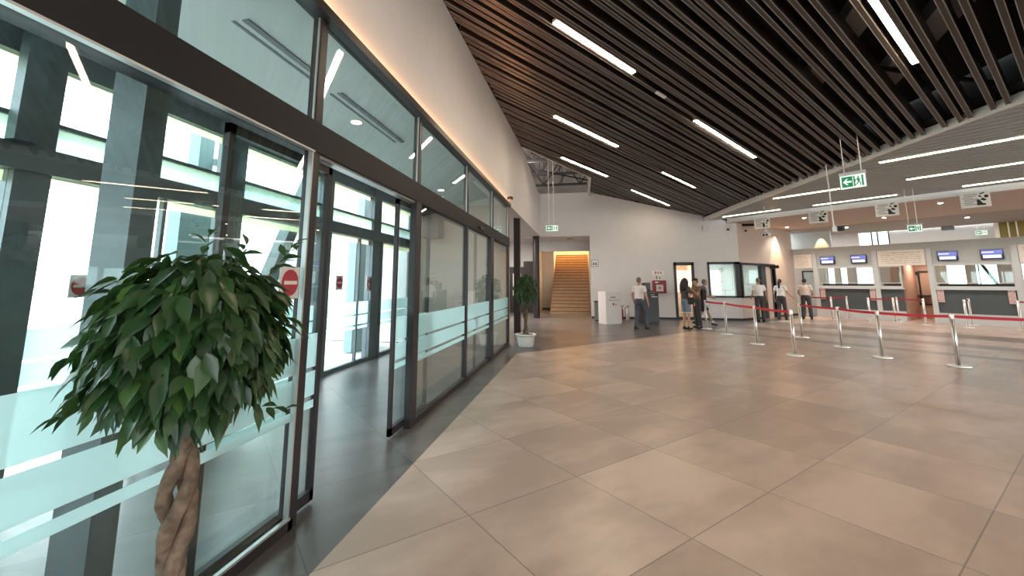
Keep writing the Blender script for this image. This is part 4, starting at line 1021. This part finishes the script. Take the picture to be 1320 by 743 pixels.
belt('r', 'i', 'beltdark', 'dark red belt behind the man in a rose shirt'); belt('i', 'j', 'beltdark', 'short dark red belt before the first counter'); belt('k', 'm', 'beltdark', 'dark red belt across the narrow counter section')
belt('m', 'n', 'beltdark', 'dark red belt before the brown doorway'); belt('o', 'p', 'beltdark', 'short dark belt between the pair before the second counter'); belt('q', 't', 'beltdark', 'dark red belt at the right edge before the second counter')

# ------------------------------------------------------------------ potted trees
def leaf_mesh(bm, lay, base, d, nrm, L, W, tone, curl):
    d = d.normalized(); sd = d.cross(nrm).normalized(); nn = sd.cross(d).normalized()
    prof = [(0.0, 0.02), (0.18, 0.62), (0.42, 1.0), (0.66, 0.78), (0.86, 0.30), (1.0, 0.03)]
    rows = []
    for t, w in prof:
        c = base + d * (L * t) + Vector((0, 0, -1)) * (curl * L * t * t)
        fold = 0.18 * W * w
        rows.append([bm.verts.new(c - sd * (W * w / 2) + nn * fold), bm.verts.new(c), bm.verts.new(c + sd * (W * w / 2) + nn * fold)])
    for a, b in zip(rows, rows[1:]):
        for k in range(2):
            f = bm.faces.new((a[k], a[k + 1], b[k + 1], b[k])); f[lay] = tone; f.smooth = True
def foliage(name, parent, c, r, n, L, seed, stray=()):
    rnd = random.Random(seed); bm = bmesh.new(); lay = bm.faces.layers.float.new('leaf_tone')
    c = Vector(c)
    for i in range(n):
        th = rnd.uniform(0, 2 * PI); cz = rnd.uniform(-1, 1); sz = math.sqrt(1 - cz * cz)
        rr = 1 - abs(rnd.gauss(0, 0.2))
        lump = 1 + 0.08 * math.sin(3 * th + 1.3 * seed) * sz + 0.07 * math.sin(5 * th + 4 * cz + seed) + 0.06 * math.sin(9 * th - 7 * cz)
        if cz < -0.15: rr *= 1.02
        o = Vector((sz * math.cos(th), sz * math.sin(th), cz))
        if cz < -0.75 and rnd.random() < 0.7: continue
        b = c + Vector((o.x * r[0], o.y * r[1], o.z * r[2])) * (max(0.25, rr) * lump)
        d = Vector((o.x * 0.62 + rnd.gauss(0, 0.28), o.y * 0.62 + rnd.gauss(0, 0.28), -0.72 + 0.40 * o.z + rnd.gauss(0, 0.22)))
        nrm = (o + Vector((rnd.gauss(0, 0.4), rnd.gauss(0, 0.4), 0.45 + rnd.gauss(0, 0.3)))).normalized()
        if abs(d.normalized().dot(nrm)) > 0.95: nrm = Vector((0.3, 0.2, 1))
        ln = L * rnd.uniform(0.7, 1.2)
        leaf_mesh(bm, lay, b, d, nrm, ln, ln * rnd.uniform(0.46, 0.60), min(1, max(0, rnd.betavariate(2, 3.2) + (0.25 if rnd.random() < 0.06 else 0))), rnd.uniform(0.05, 0.4))
    for (p, q, k) in stray:
        p, q = Vector(p), Vector(q); 
        for j in range(k):
            t = (j + 0.5) / k; b = p.lerp(q, t); d = (q - p).normalized() + Vector((rnd.gauss(0, 0.6), rnd.gauss(0, 0.6), -0.3 + rnd.gauss(0, 0.4)))
            ln = L * rnd.uniform(0.7, 1.0); leaf_mesh(bm, lay, b, d, Vector((rnd.gauss(0, 0.4), rnd.gauss(0, 0.4), 1)), ln, ln * 0.45, rnd.uniform(0.2, 0.7), 0.25)
    me = bpy.data.meshes.new(name); bm.to_mesh(me); bm.free()
    o = bpy.data.objects.new(name, me); COL.objects.link(o); me.materials.append(M['leaf']); o.parent = parent
    return o
def tree(loc, label, n, L, seed, crown_z, r, sc=1.0, stray=(), rz=0.0, potm='pot'):
    t = thing('potted_tree', label, 'potted tree', loc, rz)
    a = MB(); a.lathe([(0.165, 0.0), (0.19, 0.02), (0.225, 0.22), (0.25, 0.29), (0.265, 0.295), (0.265, 0.32), (0.235, 0.32), (0.228, 0.285)], 32); a.build('pot', potm, t, smooth=True)
    a = MB(); a.lathe([(0.226, 0.27), (0.224, 0.29)], 28); a.build('soil', 'soil', t)
    tk = MB(); z0, z1 = 0.27, crown_z - r[2] * 0.35
    for k in range(3):
        pts, rad = [], []
        for i in range(29):
            s = i / 28; z = z0 + (z1 - z0) * s
            A = 2 * PI * (k / 3 + 1.7 * s); R_ = 0.034 * (1.0 + 0.5 * math.sin(s * 13 + 0.8)) * (1 - 0.3 * s)
            pts.append((R_ * math.cos(A), R_ * math.sin(A), z)); rad.append(0.0215 + 0.010 * (1 - s) + 0.003 * math.sin(i * 2.1 + k))
        tk.tube(pts, rad, 10)
    for k in range(7):
        A = 2 * PI * k / 7 + 0.4; tk.tube([(0.02 * math.cos(A), 0.02 * math.sin(A), z1 - 0.05), (0.12 * math.cos(A), 0.12 * math.sin(A), z1 + 0.10), (0.2 * math.cos(A), 0.2 * math.sin(A), z1 + 0.25)], [0.016, 0.010, 0.005], 6)
    tk.build('trunk', 'bark', t, smooth=True)
    foliage('foliage', t, (0, 0, crown_z), r, n, L, seed, stray)
    return t
tree((-1.45, 1.385, 0), 'braided ficus tree with dense round crown in the left foreground', 1900, 0.092, 3, 1.412, (0.285, 0.30, 0.31),
     stray=(((0.10, 0.20, 1.60), (0.17, 0.31, 1.79), 12), ((-0.02, 0.0, 1.66), (0.0, 0.02, 1.80), 7), ((0.08, 0.05, 1.64), (0.12, 0.08, 1.76), 6), ((-0.22, -0.12, 1.36), (-0.33, -0.20, 1.34), 6), ((-0.2, -0.14, 1.2), (-0.31, -0.20, 1.15), 6), ((0.1, 0.2, 1.1), (0.16, 0.33, 1.05), 6)))
tree((-1.46, 10.78, 0), 'small ficus tree in a white pot at the far end of the glazing', 800, 0.085, 5, 1.42, (0.30, 0.30, 0.40))

# ------------------------------------------------------------------ people
def limb_pts(*p): return [Vector(q) for q in p]
def person(name_label, loc, rz, H, sk, hair, top, bottom, shoe, pose, female=False, sleeves=0.55, legcut=1.0, extras=None, hairstyle='short'):
    """local frame: +y is the way the body faces, z up; pose gives joint positions for a 1.75 m figure"""
    t = thing('person', name_label, 'person', loc, rz); t.scale = (H / 1.75,) * 3
    P = dict(pelvis=(0, 0, 0.95), chest=(0, 0.0, 1.28), neck=(0, 0.0, 1.47), head=(0, 0.02, 1.63),
             shL=(-0.185, 0, 1.40), shR=(0.185, 0, 1.40), elL=(-0.25, -0.03, 1.12), elR=(0.25, -0.03, 1.12), wrL=(-0.27, 0.05, 0.88), wrR=(0.27, 0.05, 0.88),
             hiL=(-0.09, 0, 0.92), hiR=(0.09, 0, 0.92), knL=(-0.10, 0.02, 0.50), knR=(0.10, 0.02, 0.50), anL=(-0.10, -0.02, 0.085), anR=(0.10, -0.02, 0.085), look=0.0)
    P.update(pose); V = {k: Vector(v) for k, v in P.items() if k != 'look'}
    sw = 0.9 if female else 1.0
    for k in ('shL', 'shR'): V[k].x *= sw
    b = MB()
    # torso
    b.ell(V['pelvis'] + Vector((0, 0, 0.0)), (0.165 if not female else 0.17, 0.115, 0.13)); b.ell((V['pelvis'] + V['chest']) / 2 + Vector((0, 0.01, 0)), (0.145 * sw, 0.105, 0.2)); b.ell(V['chest'], (0.165 * sw, 0.112, 0.17))
    b.cap(V['shL'], V['shR'], 0.058, 0.058); b.cap(V['chest'] + Vector((0, 0, 0.1)), V['neck'], 0.08, 0.055); b.cap(V['neck'], V['head'] - Vector((0, 0, 0.05)), 0.054, 0.052)
    # head with face
    Rz = Matrix.Rotation(P['look'], 3, 'Z'); hd = V['head']
    def hp(x, y, z): return hd + Rz @ Vector((x, y, z))
    b.ell(hp(0, 0, 0.02), (0.074, 0.093, 0.100), rot=Rz); b.ell(hp(0, 0.03, -0.045), (0.055, 0.062, 0.068), rot=Rz); b.ell(hp(0, 0.078, -0.09), (0.026, 0.022, 0.022), rot=Rz)
    b.cap(hp(0, 0.088, 0.022), hp(0, 0.112, -0.022), 0.010, 0.015, 8); b.ell(hp(0, 0.088, -0.058), (0.026, 0.012, 0.010), rot=Rz); b.ell(hp(0, 0.082, 0.045), (0.055, 0.016, 0.012), rot=Rz)
    for s in (-1, 1): b.ell(hp(s * 0.076, -0.005, 0.0), (0.012, 0.022, 0.034), rot=Rz)
    for s, S_ in ((-1, 'L'), (1, 'R')):
        sh, el, wr = V['sh' + S_], V['el' + S_], V['wr' + S_]
        b.cap(sh, el, 0.048 * sw, 0.038 * sw); b.cap(el, wr, 0.038 * sw, 0.026 * sw)
        f = (wr - el).normalized(); side = Vector((0, 1, 0)) - f * f.y
        if side.length < 0.2: side = Vector((0, 0, 1)) - f * f.z
        side.normalize(); pn = f.cross(side).normalized() * s       # palm faces inwards
        b.cap(wr, wr + f * 0.045, 0.026, 0.03); pc = wr + f * 0.06
        for j, (o_, l_) in enumerate(((0.030, 0.068), (0.010, 0.078), (-0.010, 0.072), (-0.029, 0.056))):
            a0 = pc + side * o_ * 0.8 + f * 0.02; a1 = a0 + f * l_ * 0.5 + side * o_ * 0.12 - pn * 0.006; a2 = a1 + f * l_ * 0.42 - pn * 0.026
            b.cap(wr + f * 0.03 + side * o_ * 0.5, a0, 0.014, 0.0105, 8); b.cap(a0, a1, 0.0105, 0.0095, 8); b.cap(a1, a2, 0.0095, 0.008, 8)
        t0 = wr + f * 0.02 + side * 0.026; t1 = t0 + f * 0.035 + side * 0.024 - pn * 0.012; t2 = t1 + f * 0.03 - pn * 0.01
        b.cap(t0, t1, 0.014, 0.011, 8); b.cap(t1, t2, 0.011, 0.009, 8)
        hi, kn, an = V['hi' + S_], V['kn' + S_], V['an' + S_]
        b.cap(hi, kn, 0.082, 0.052); b.cap(kn, kn.lerp(an, 0.35) + Vector((0, -0.012, 0)), 0.05, 0.052); b.cap(kn.lerp(an, 0.35) + Vector((0, -0.012, 0)), an, 0.05, 0.034)
        b.cap(an, an + Vector((0, 0.10, -0.055)), 0.034, 0.028)
    b.build('body', sk, t, remesh=0.0075)
    e = MB()
    for s in (-1, 1): e.ell(hp(s * 0.032, 0.084, 0.022), (0.012, 0.010, 0.008), 8, 6)
    e.build('eyes', 'eye', t, smooth=True)
    h = MB()
    if hairstyle == 'short':
        h.ell(hp(0, -0.012, 0.04), (0.080, 0.092, 0.092), rot=Rz); h.ell(hp(0, -0.03, 0.0), (0.078, 0.074, 0.07), rot=Rz)
    elif hairstyle == 'cropped':
        h.ell(hp(0, -0.012, 0.032), (0.0775, 0.0885, 0.094), rot=Rz); h.ell(hp(0, -0.03, -0.01), (0.074, 0.070, 0.06), rot=Rz)
    elif hairstyle == 'long':
        h.ell(hp(0, -0.015, 0.04), (0.088, 0.098, 0.098), rot=Rz)
        for k in range(11):
            A = PI * (1.0 + k / 10.0); x, y = 0.085 * math.cos(A), 0.09 * math.sin(A) - 0.01
            h.tube([hp(x * 0.8, y * 0.8, 0.08), hp(x * 1.15, y * 1.15, 0.0), hp(x * 1.35 + 0.01 * math.sin(k * 3), y * 1.35 - 0.02, -0.12), hp(x * 1.4, y * 1.3 - 0.03, -0.22), hp(x * 1.2, y * 1.25 - 0.03, -0.33)], [0.03, 0.042, 0.045, 0.04, 0.014], 8)
    elif hairstyle == 'pony':
        h.ell(hp(0, -0.015, 0.036), (0.082, 0.096, 0.096), rot=Rz)
        h.tube([hp(0, -0.08, 0.05), hp(0, -0.125, 0.0), hp(0, -0.13, -0.10), hp(0.0, -0.12, -0.24), hp(0, -0.11, -0.36)], [0.04, 0.052, 0.05, 0.042, 0.012], 10)
    if hairstyle != 'none': h.build('hair', hair, t, remesh=0.009)
    # shirt
    s_ = MB(); g = 0.014
    s_.ell((V['pelvis'] + V['chest']) / 2 + Vector((0, 0.005, 0)), (0.158 * sw + g * 0.4, 0.118 + g * 0.3, 0.22)); s_.ell(V['chest'], (0.165 * sw + g, 0.118 + g, 0.185)); s_.tube([V['pelvis'] + Vector((0, 0, 0.02)), V['chest']], [0.150, 0.13], 16)
    s_.ell(V['pelvis'] + Vector((0, 0, 0.09)), (0.165, 0.125, 0.10))
    s_.cap(V['shL'], V['shR'], 0.066, 0.066); s_.cap(V['chest'] + Vector((0, 0, 0.1)), V['neck'] - Vector((0, 0.0, 0.03)), 0.098, 0.066)
    for S_ in 'LR':
        sh, el = V['sh' + S_], V['el' + S_]; q = sh.lerp(el, sleeves); s_.ell(sh, (0.066,) * 3); s_.tube([sh, q], [0.064, 0.060], 12)
    s_.build('shirt', top, t, remesh=0.010)
    # trousers, shorts or skirt
    p_ = MB(); p_.ell(V['pelvis'] - Vector((0, 0, 0.0)), (0.178, 0.13, 0.13)); p_.tube([V['pelvis'] + Vector((0, 0, 0.0)), V['pelvis'] + Vector((0, 0, 0.09))], [0.15, 0.150], 16)
    for S_ in 'LR':
        hi, kn, an = V['hi' + S_], V['kn' + S_], V['an' + S_]
        if legcut >= 1.0: p_.tube([hi, kn, an + Vector((0, 0, 0.0))], [0.098, 0.076, 0.066], 14); p_.ell(kn, (0.075,) * 3)
        else: p_.tube([hi, hi.lerp(kn, legcut)], [0.099, 0.088], 14)
        p_.ell(hi, (0.098,) * 3)
    p_.build('trousers' if legcut >= 1 else 'shorts', bottom, t, remesh=0.010)
    bl = MB(); bl.tube([V['pelvis'] + Vector((0, 0, 0.075)), V['pelvis'] + Vector((0, 0, 0.105))], [0.158, 0.156], 18)
    for S_ in 'LR':
        an = V['an' + S_]; f = MB()
        tilt = Matrix.Rotation(max(-0.6, min(0.0, -(an.z - 0.085) * 3.0)), 3, 'X')
        def sp(x, y, z): return an + tilt @ Vector((x, y, z))
        f.cap(sp(0, -0.035, -0.045), sp(0, 0.13, -0.055), 0.040, 0.032); f.ell(sp(0, 0.10, -0.052), (0.046, 0.075, 0.030)); f.cap(sp(0, -0.01, -0.03), sp(0, 0.0, 0.0), 0.042, 0.040)
        f.build('shoe', shoe, t, remesh=0.009)
    if extras: extras(t, V, hp)
    return t
TR = math.atan2
# walking man, back to the camera
walk = dict(knL=(-0.10, -0.03, 0.50), anL=(-0.10, -0.16, 0.10), knR=(0.10, 0.14, 0.51), anR=(0.11, 0.20, 0.085), elL=(-0.27, 0.02, 1.13), wrL=(-0.26, 0.10, 0.90), elR=(0.28, -0.05, 1.13), wrR=(0.31, 0.0, 0.88), pelvis=(0, 0.0, 0.94), chest=(0, 0.02, 1.28))
person('person in white short-sleeved shirt and slate trousers walking towards the dark kiosk', (1.93, 15.40, 0), -0.62, 1.79, 'skin', 'hairgrey', 'shirtwhite', 'trouserblue', 'blackcloth', walk, hairstyle='cropped')
# woman with long dark hair, turned away to the right
def bag_w(t, V, hp):
    a = MB(); a.box(0.17, 0.30, -0.08, 0.10, 0.86, 1.10); q = a.build('shoulder_bag', 'blackcloth', t, bevel=0.03)
    a = MB(); a.tube([(0.22, 0, 1.08), (0.16, 0.05, 1.28), (0.12, 0.0, 1.47), (0.16, -0.06, 1.28), (0.22, -0.02, 1.08)], 0.012, 6); a.build('bag_strap', 'blackcloth', q)
    m = MB(); m.ell(hp(0, 0.085, -0.055), (0.05, 0.035, 0.045)); m.build('face_mask', 'maskw', t, smooth=True)
    c = MB()
    for S_ in 'LR':
        q = V['hi' + S_].lerp(V['kn' + S_], 0.86); c.tube([q, q + Vector((0, 0, 0.03))], [0.091, 0.092], 14)
    c.build('hem', 'sock', t)
person('person with long dark curly hair in grey tee and denim shorts before the glazed door', (3.52, 15.72, 0), -1.05, 1.75, 'skin', 'hairdark', 'teegrey', 'denim', 'blackcloth',
       dict(elL=(-0.22, 0.06, 1.12), wrL=(-0.16, 0.26, 1.16), elR=(0.23, -0.02, 1.12), wrR=(0.22, 0.12, 0.92), look=0.15), True, 0.6, 0.86, bag_w, 'long')
def cap_x(t, V, hp):
    a = MB(); a.ell(hp(0, -0.005, 0.06), (0.085, 0.1, 0.07)); a.ell(hp(0, 0.10, 0.055), (0.065, 0.07, 0.012)); a.build('cap', 'blackcloth', t, smooth=True)
    a = MB(); a.box(-0.16, 0.16, -0.30, -0.12, 0.98, 1.36); a.build('backpack', 'blackcloth', t, bevel=0.05)
person('person in black cap and brown tee half hidden behind the long-haired person', (4.02, 16.25, 0), 1.9, 1.76, 'skin2', 'hairdark', 'brownshirt', 'trousergrey', 'blackcloth',
       dict(elL=(-0.24, 0.12, 1.16), wrL=(-0.17, 0.28, 1.34), elR=(0.22, 0.10, 1.15), wrR=(0.12, 0.26, 1.30)), False, 0.6, 1.0, cap_x, 'short')
def pack(t, V, hp):
    a = MB(); a.box(-0.15, 0.15, -0.27, -0.11, 0.95, 1.40); a.box(-0.12, 0.12, -0.31, -0.27, 0.98, 1.2); q = a.build('backpack', 'blackcloth', t, bevel=0.045)
    a = MB()
    for s in (-1, 1): a.tube([(s * 0.10, -0.12, 1.0), (s * 0.13, 0.10, 1.15), (s * 0.11, 0.10, 1.36), (s * 0.10, 0.0, 1.475), (s * 0.10, -0.12, 1.38)], 0.014, 6)
    a.build('backpack_strap', 'blackcloth', q)
    m = MB(); m.ell(hp(0, 0.085, -0.055), (0.05, 0.035, 0.045)); m.build('face_mask', 'maskw', t, smooth=True)
    for S_ in 'LR':
        q = MB(); an = V['an' + S_]; kn = V['kn' + S_]; q.tube([an, an.lerp(kn, 0.17)], [0.043, 0.045], 12); q.build('sock', 'sock', t)
person('person in slate polo and black shorts with black backpack walking along the belt', (4.42, 17.1, 0), -PI / 2 + 0.1, 1.76, 'skin2', 'hairgrey', 'polo', 'blackcloth', 'blackcloth',
       dict(knL=(-0.09, 0.20, 0.53), anL=(-0.09, 0.38, 0.095), knR=(0.09, -0.06, 0.50), anR=(0.09, -0.36, 0.16), pelvis=(0, 0.0, 0.92), hiL=(-0.09, 0, 0.89), hiR=(0.09, 0, 0.89), chest=(0, 0.05, 1.26), neck=(0, 0.08, 1.45), head=(0, 0.12, 1.60),
            shL=(-0.185, 0.05, 1.38), shR=(0.185, 0.05, 1.38), elL=(-0.23, 0.12, 1.12), wrL=(-0.18, 0.36, 1.08), elR=(0.23, 0.06, 1.11), wrR=(0.20, 0.30, 1.05)), False, 0.75, 0.92, pack, 'cropped')
stand = dict(elR=(0.28, 0.03, 1.13), wrR=(0.36, 0.16, 0.93), elL=(-0.25, -0.02, 1.12), wrL=(-0.24, 0.14, 0.98))
person('person in white short-sleeved shirt and charcoal trousers facing the booth window', (7.18, 19.15, 0), 0.05, 1.80, 'skin2', 'hairgrey', 'shirtwhite', 'trousergrey', 'blackcloth', stand, hairstyle='cropped')
person('person with long dark ponytail in white blouse walking past the booth doorway', (8.45, 20.25, 0), -0.75, 1.76, 'skin', 'hairdark', 'shirtwhite', 'trousergrey', 'blackcloth',
       dict(knL=(-0.09, 0.0, 0.5), anL=(-0.09, -0.14, 0.11), knR=(0.09, 0.10, 0.5), anR=(0.09, 0.14, 0.085), elR=(0.27, 0.05, 1.12), wrR=(0.36, 0.22, 0.98)), True, 0.5, 1.0, None, 'pony')
person('person with black hair in pale rose shirt standing before the counter doorway', (9.70, 20.85, 0), -0.45, 1.79, 'skin2', 'hairdark', 'shirtrose', 'trousergrey', 'blackcloth',
       dict(elR=(0.26, 0.05, 1.12), wrR=(0.24, 0.24, 1.02), elL=(-0.25, 0.02, 1.12), wrL=(-0.20, 0.2, 1.02), knL=(-0.12, 0.02, 0.5), anL=(-0.15, -0.05, 0.085), knR=(0.12, 0.02, 0.5), anR=(0.14, 0.0, 0.085)), hairstyle='short')

# ------------------------------------------------------------------ world, camera, view
W = bpy.data.worlds.new('World'); S.world = W; W.use_nodes = True
bg = W.node_tree.nodes['Background']; bg.inputs['Color'].default_value = (0.89, 0.96, 1.0, 1); bg.inputs['Strength'].default_value = 2.6

cam = bpy.data.cameras.new('Camera'); co = bpy.data.objects.new('Camera', cam); COL.objects.link(co); S.camera = co
cam.sensor_fit = 'HORIZONTAL'; cam.sensor_width = 36.0; cam.lens = 537.0 / 1320.0 * 36.0
cam.shift_x = (660 - 652) / 1320.0; cam.shift_y = -(371.5 - 287) / 1320.0
co.location = (0, 0, 1.6)
co.rotation_euler = (math.radians(90 + 8.226), 0, math.radians(10.384))
cam.clip_start = 0.05; cam.clip_end = 2000

vs = S.view_settings; vs.view_transform = 'Standard'; vs.look = 'None'; vs.gamma = 1.0; vs.use_curve_mapping = False; vs.exposure = 1.75
S.cycles.use_denoising = True
S.cycles.max_bounces = 10; S.cycles.diffuse_bounces = 5; S.cycles.glossy_bounces = 4; S.cycles.transparent_max_bounces = 24; S.cycles.transmission_bounces = 6
S.cycles.sample_clamp_indirect = 6.0; S.cycles.caustics_reflective = False; S.cycles.caustics_refractive = False
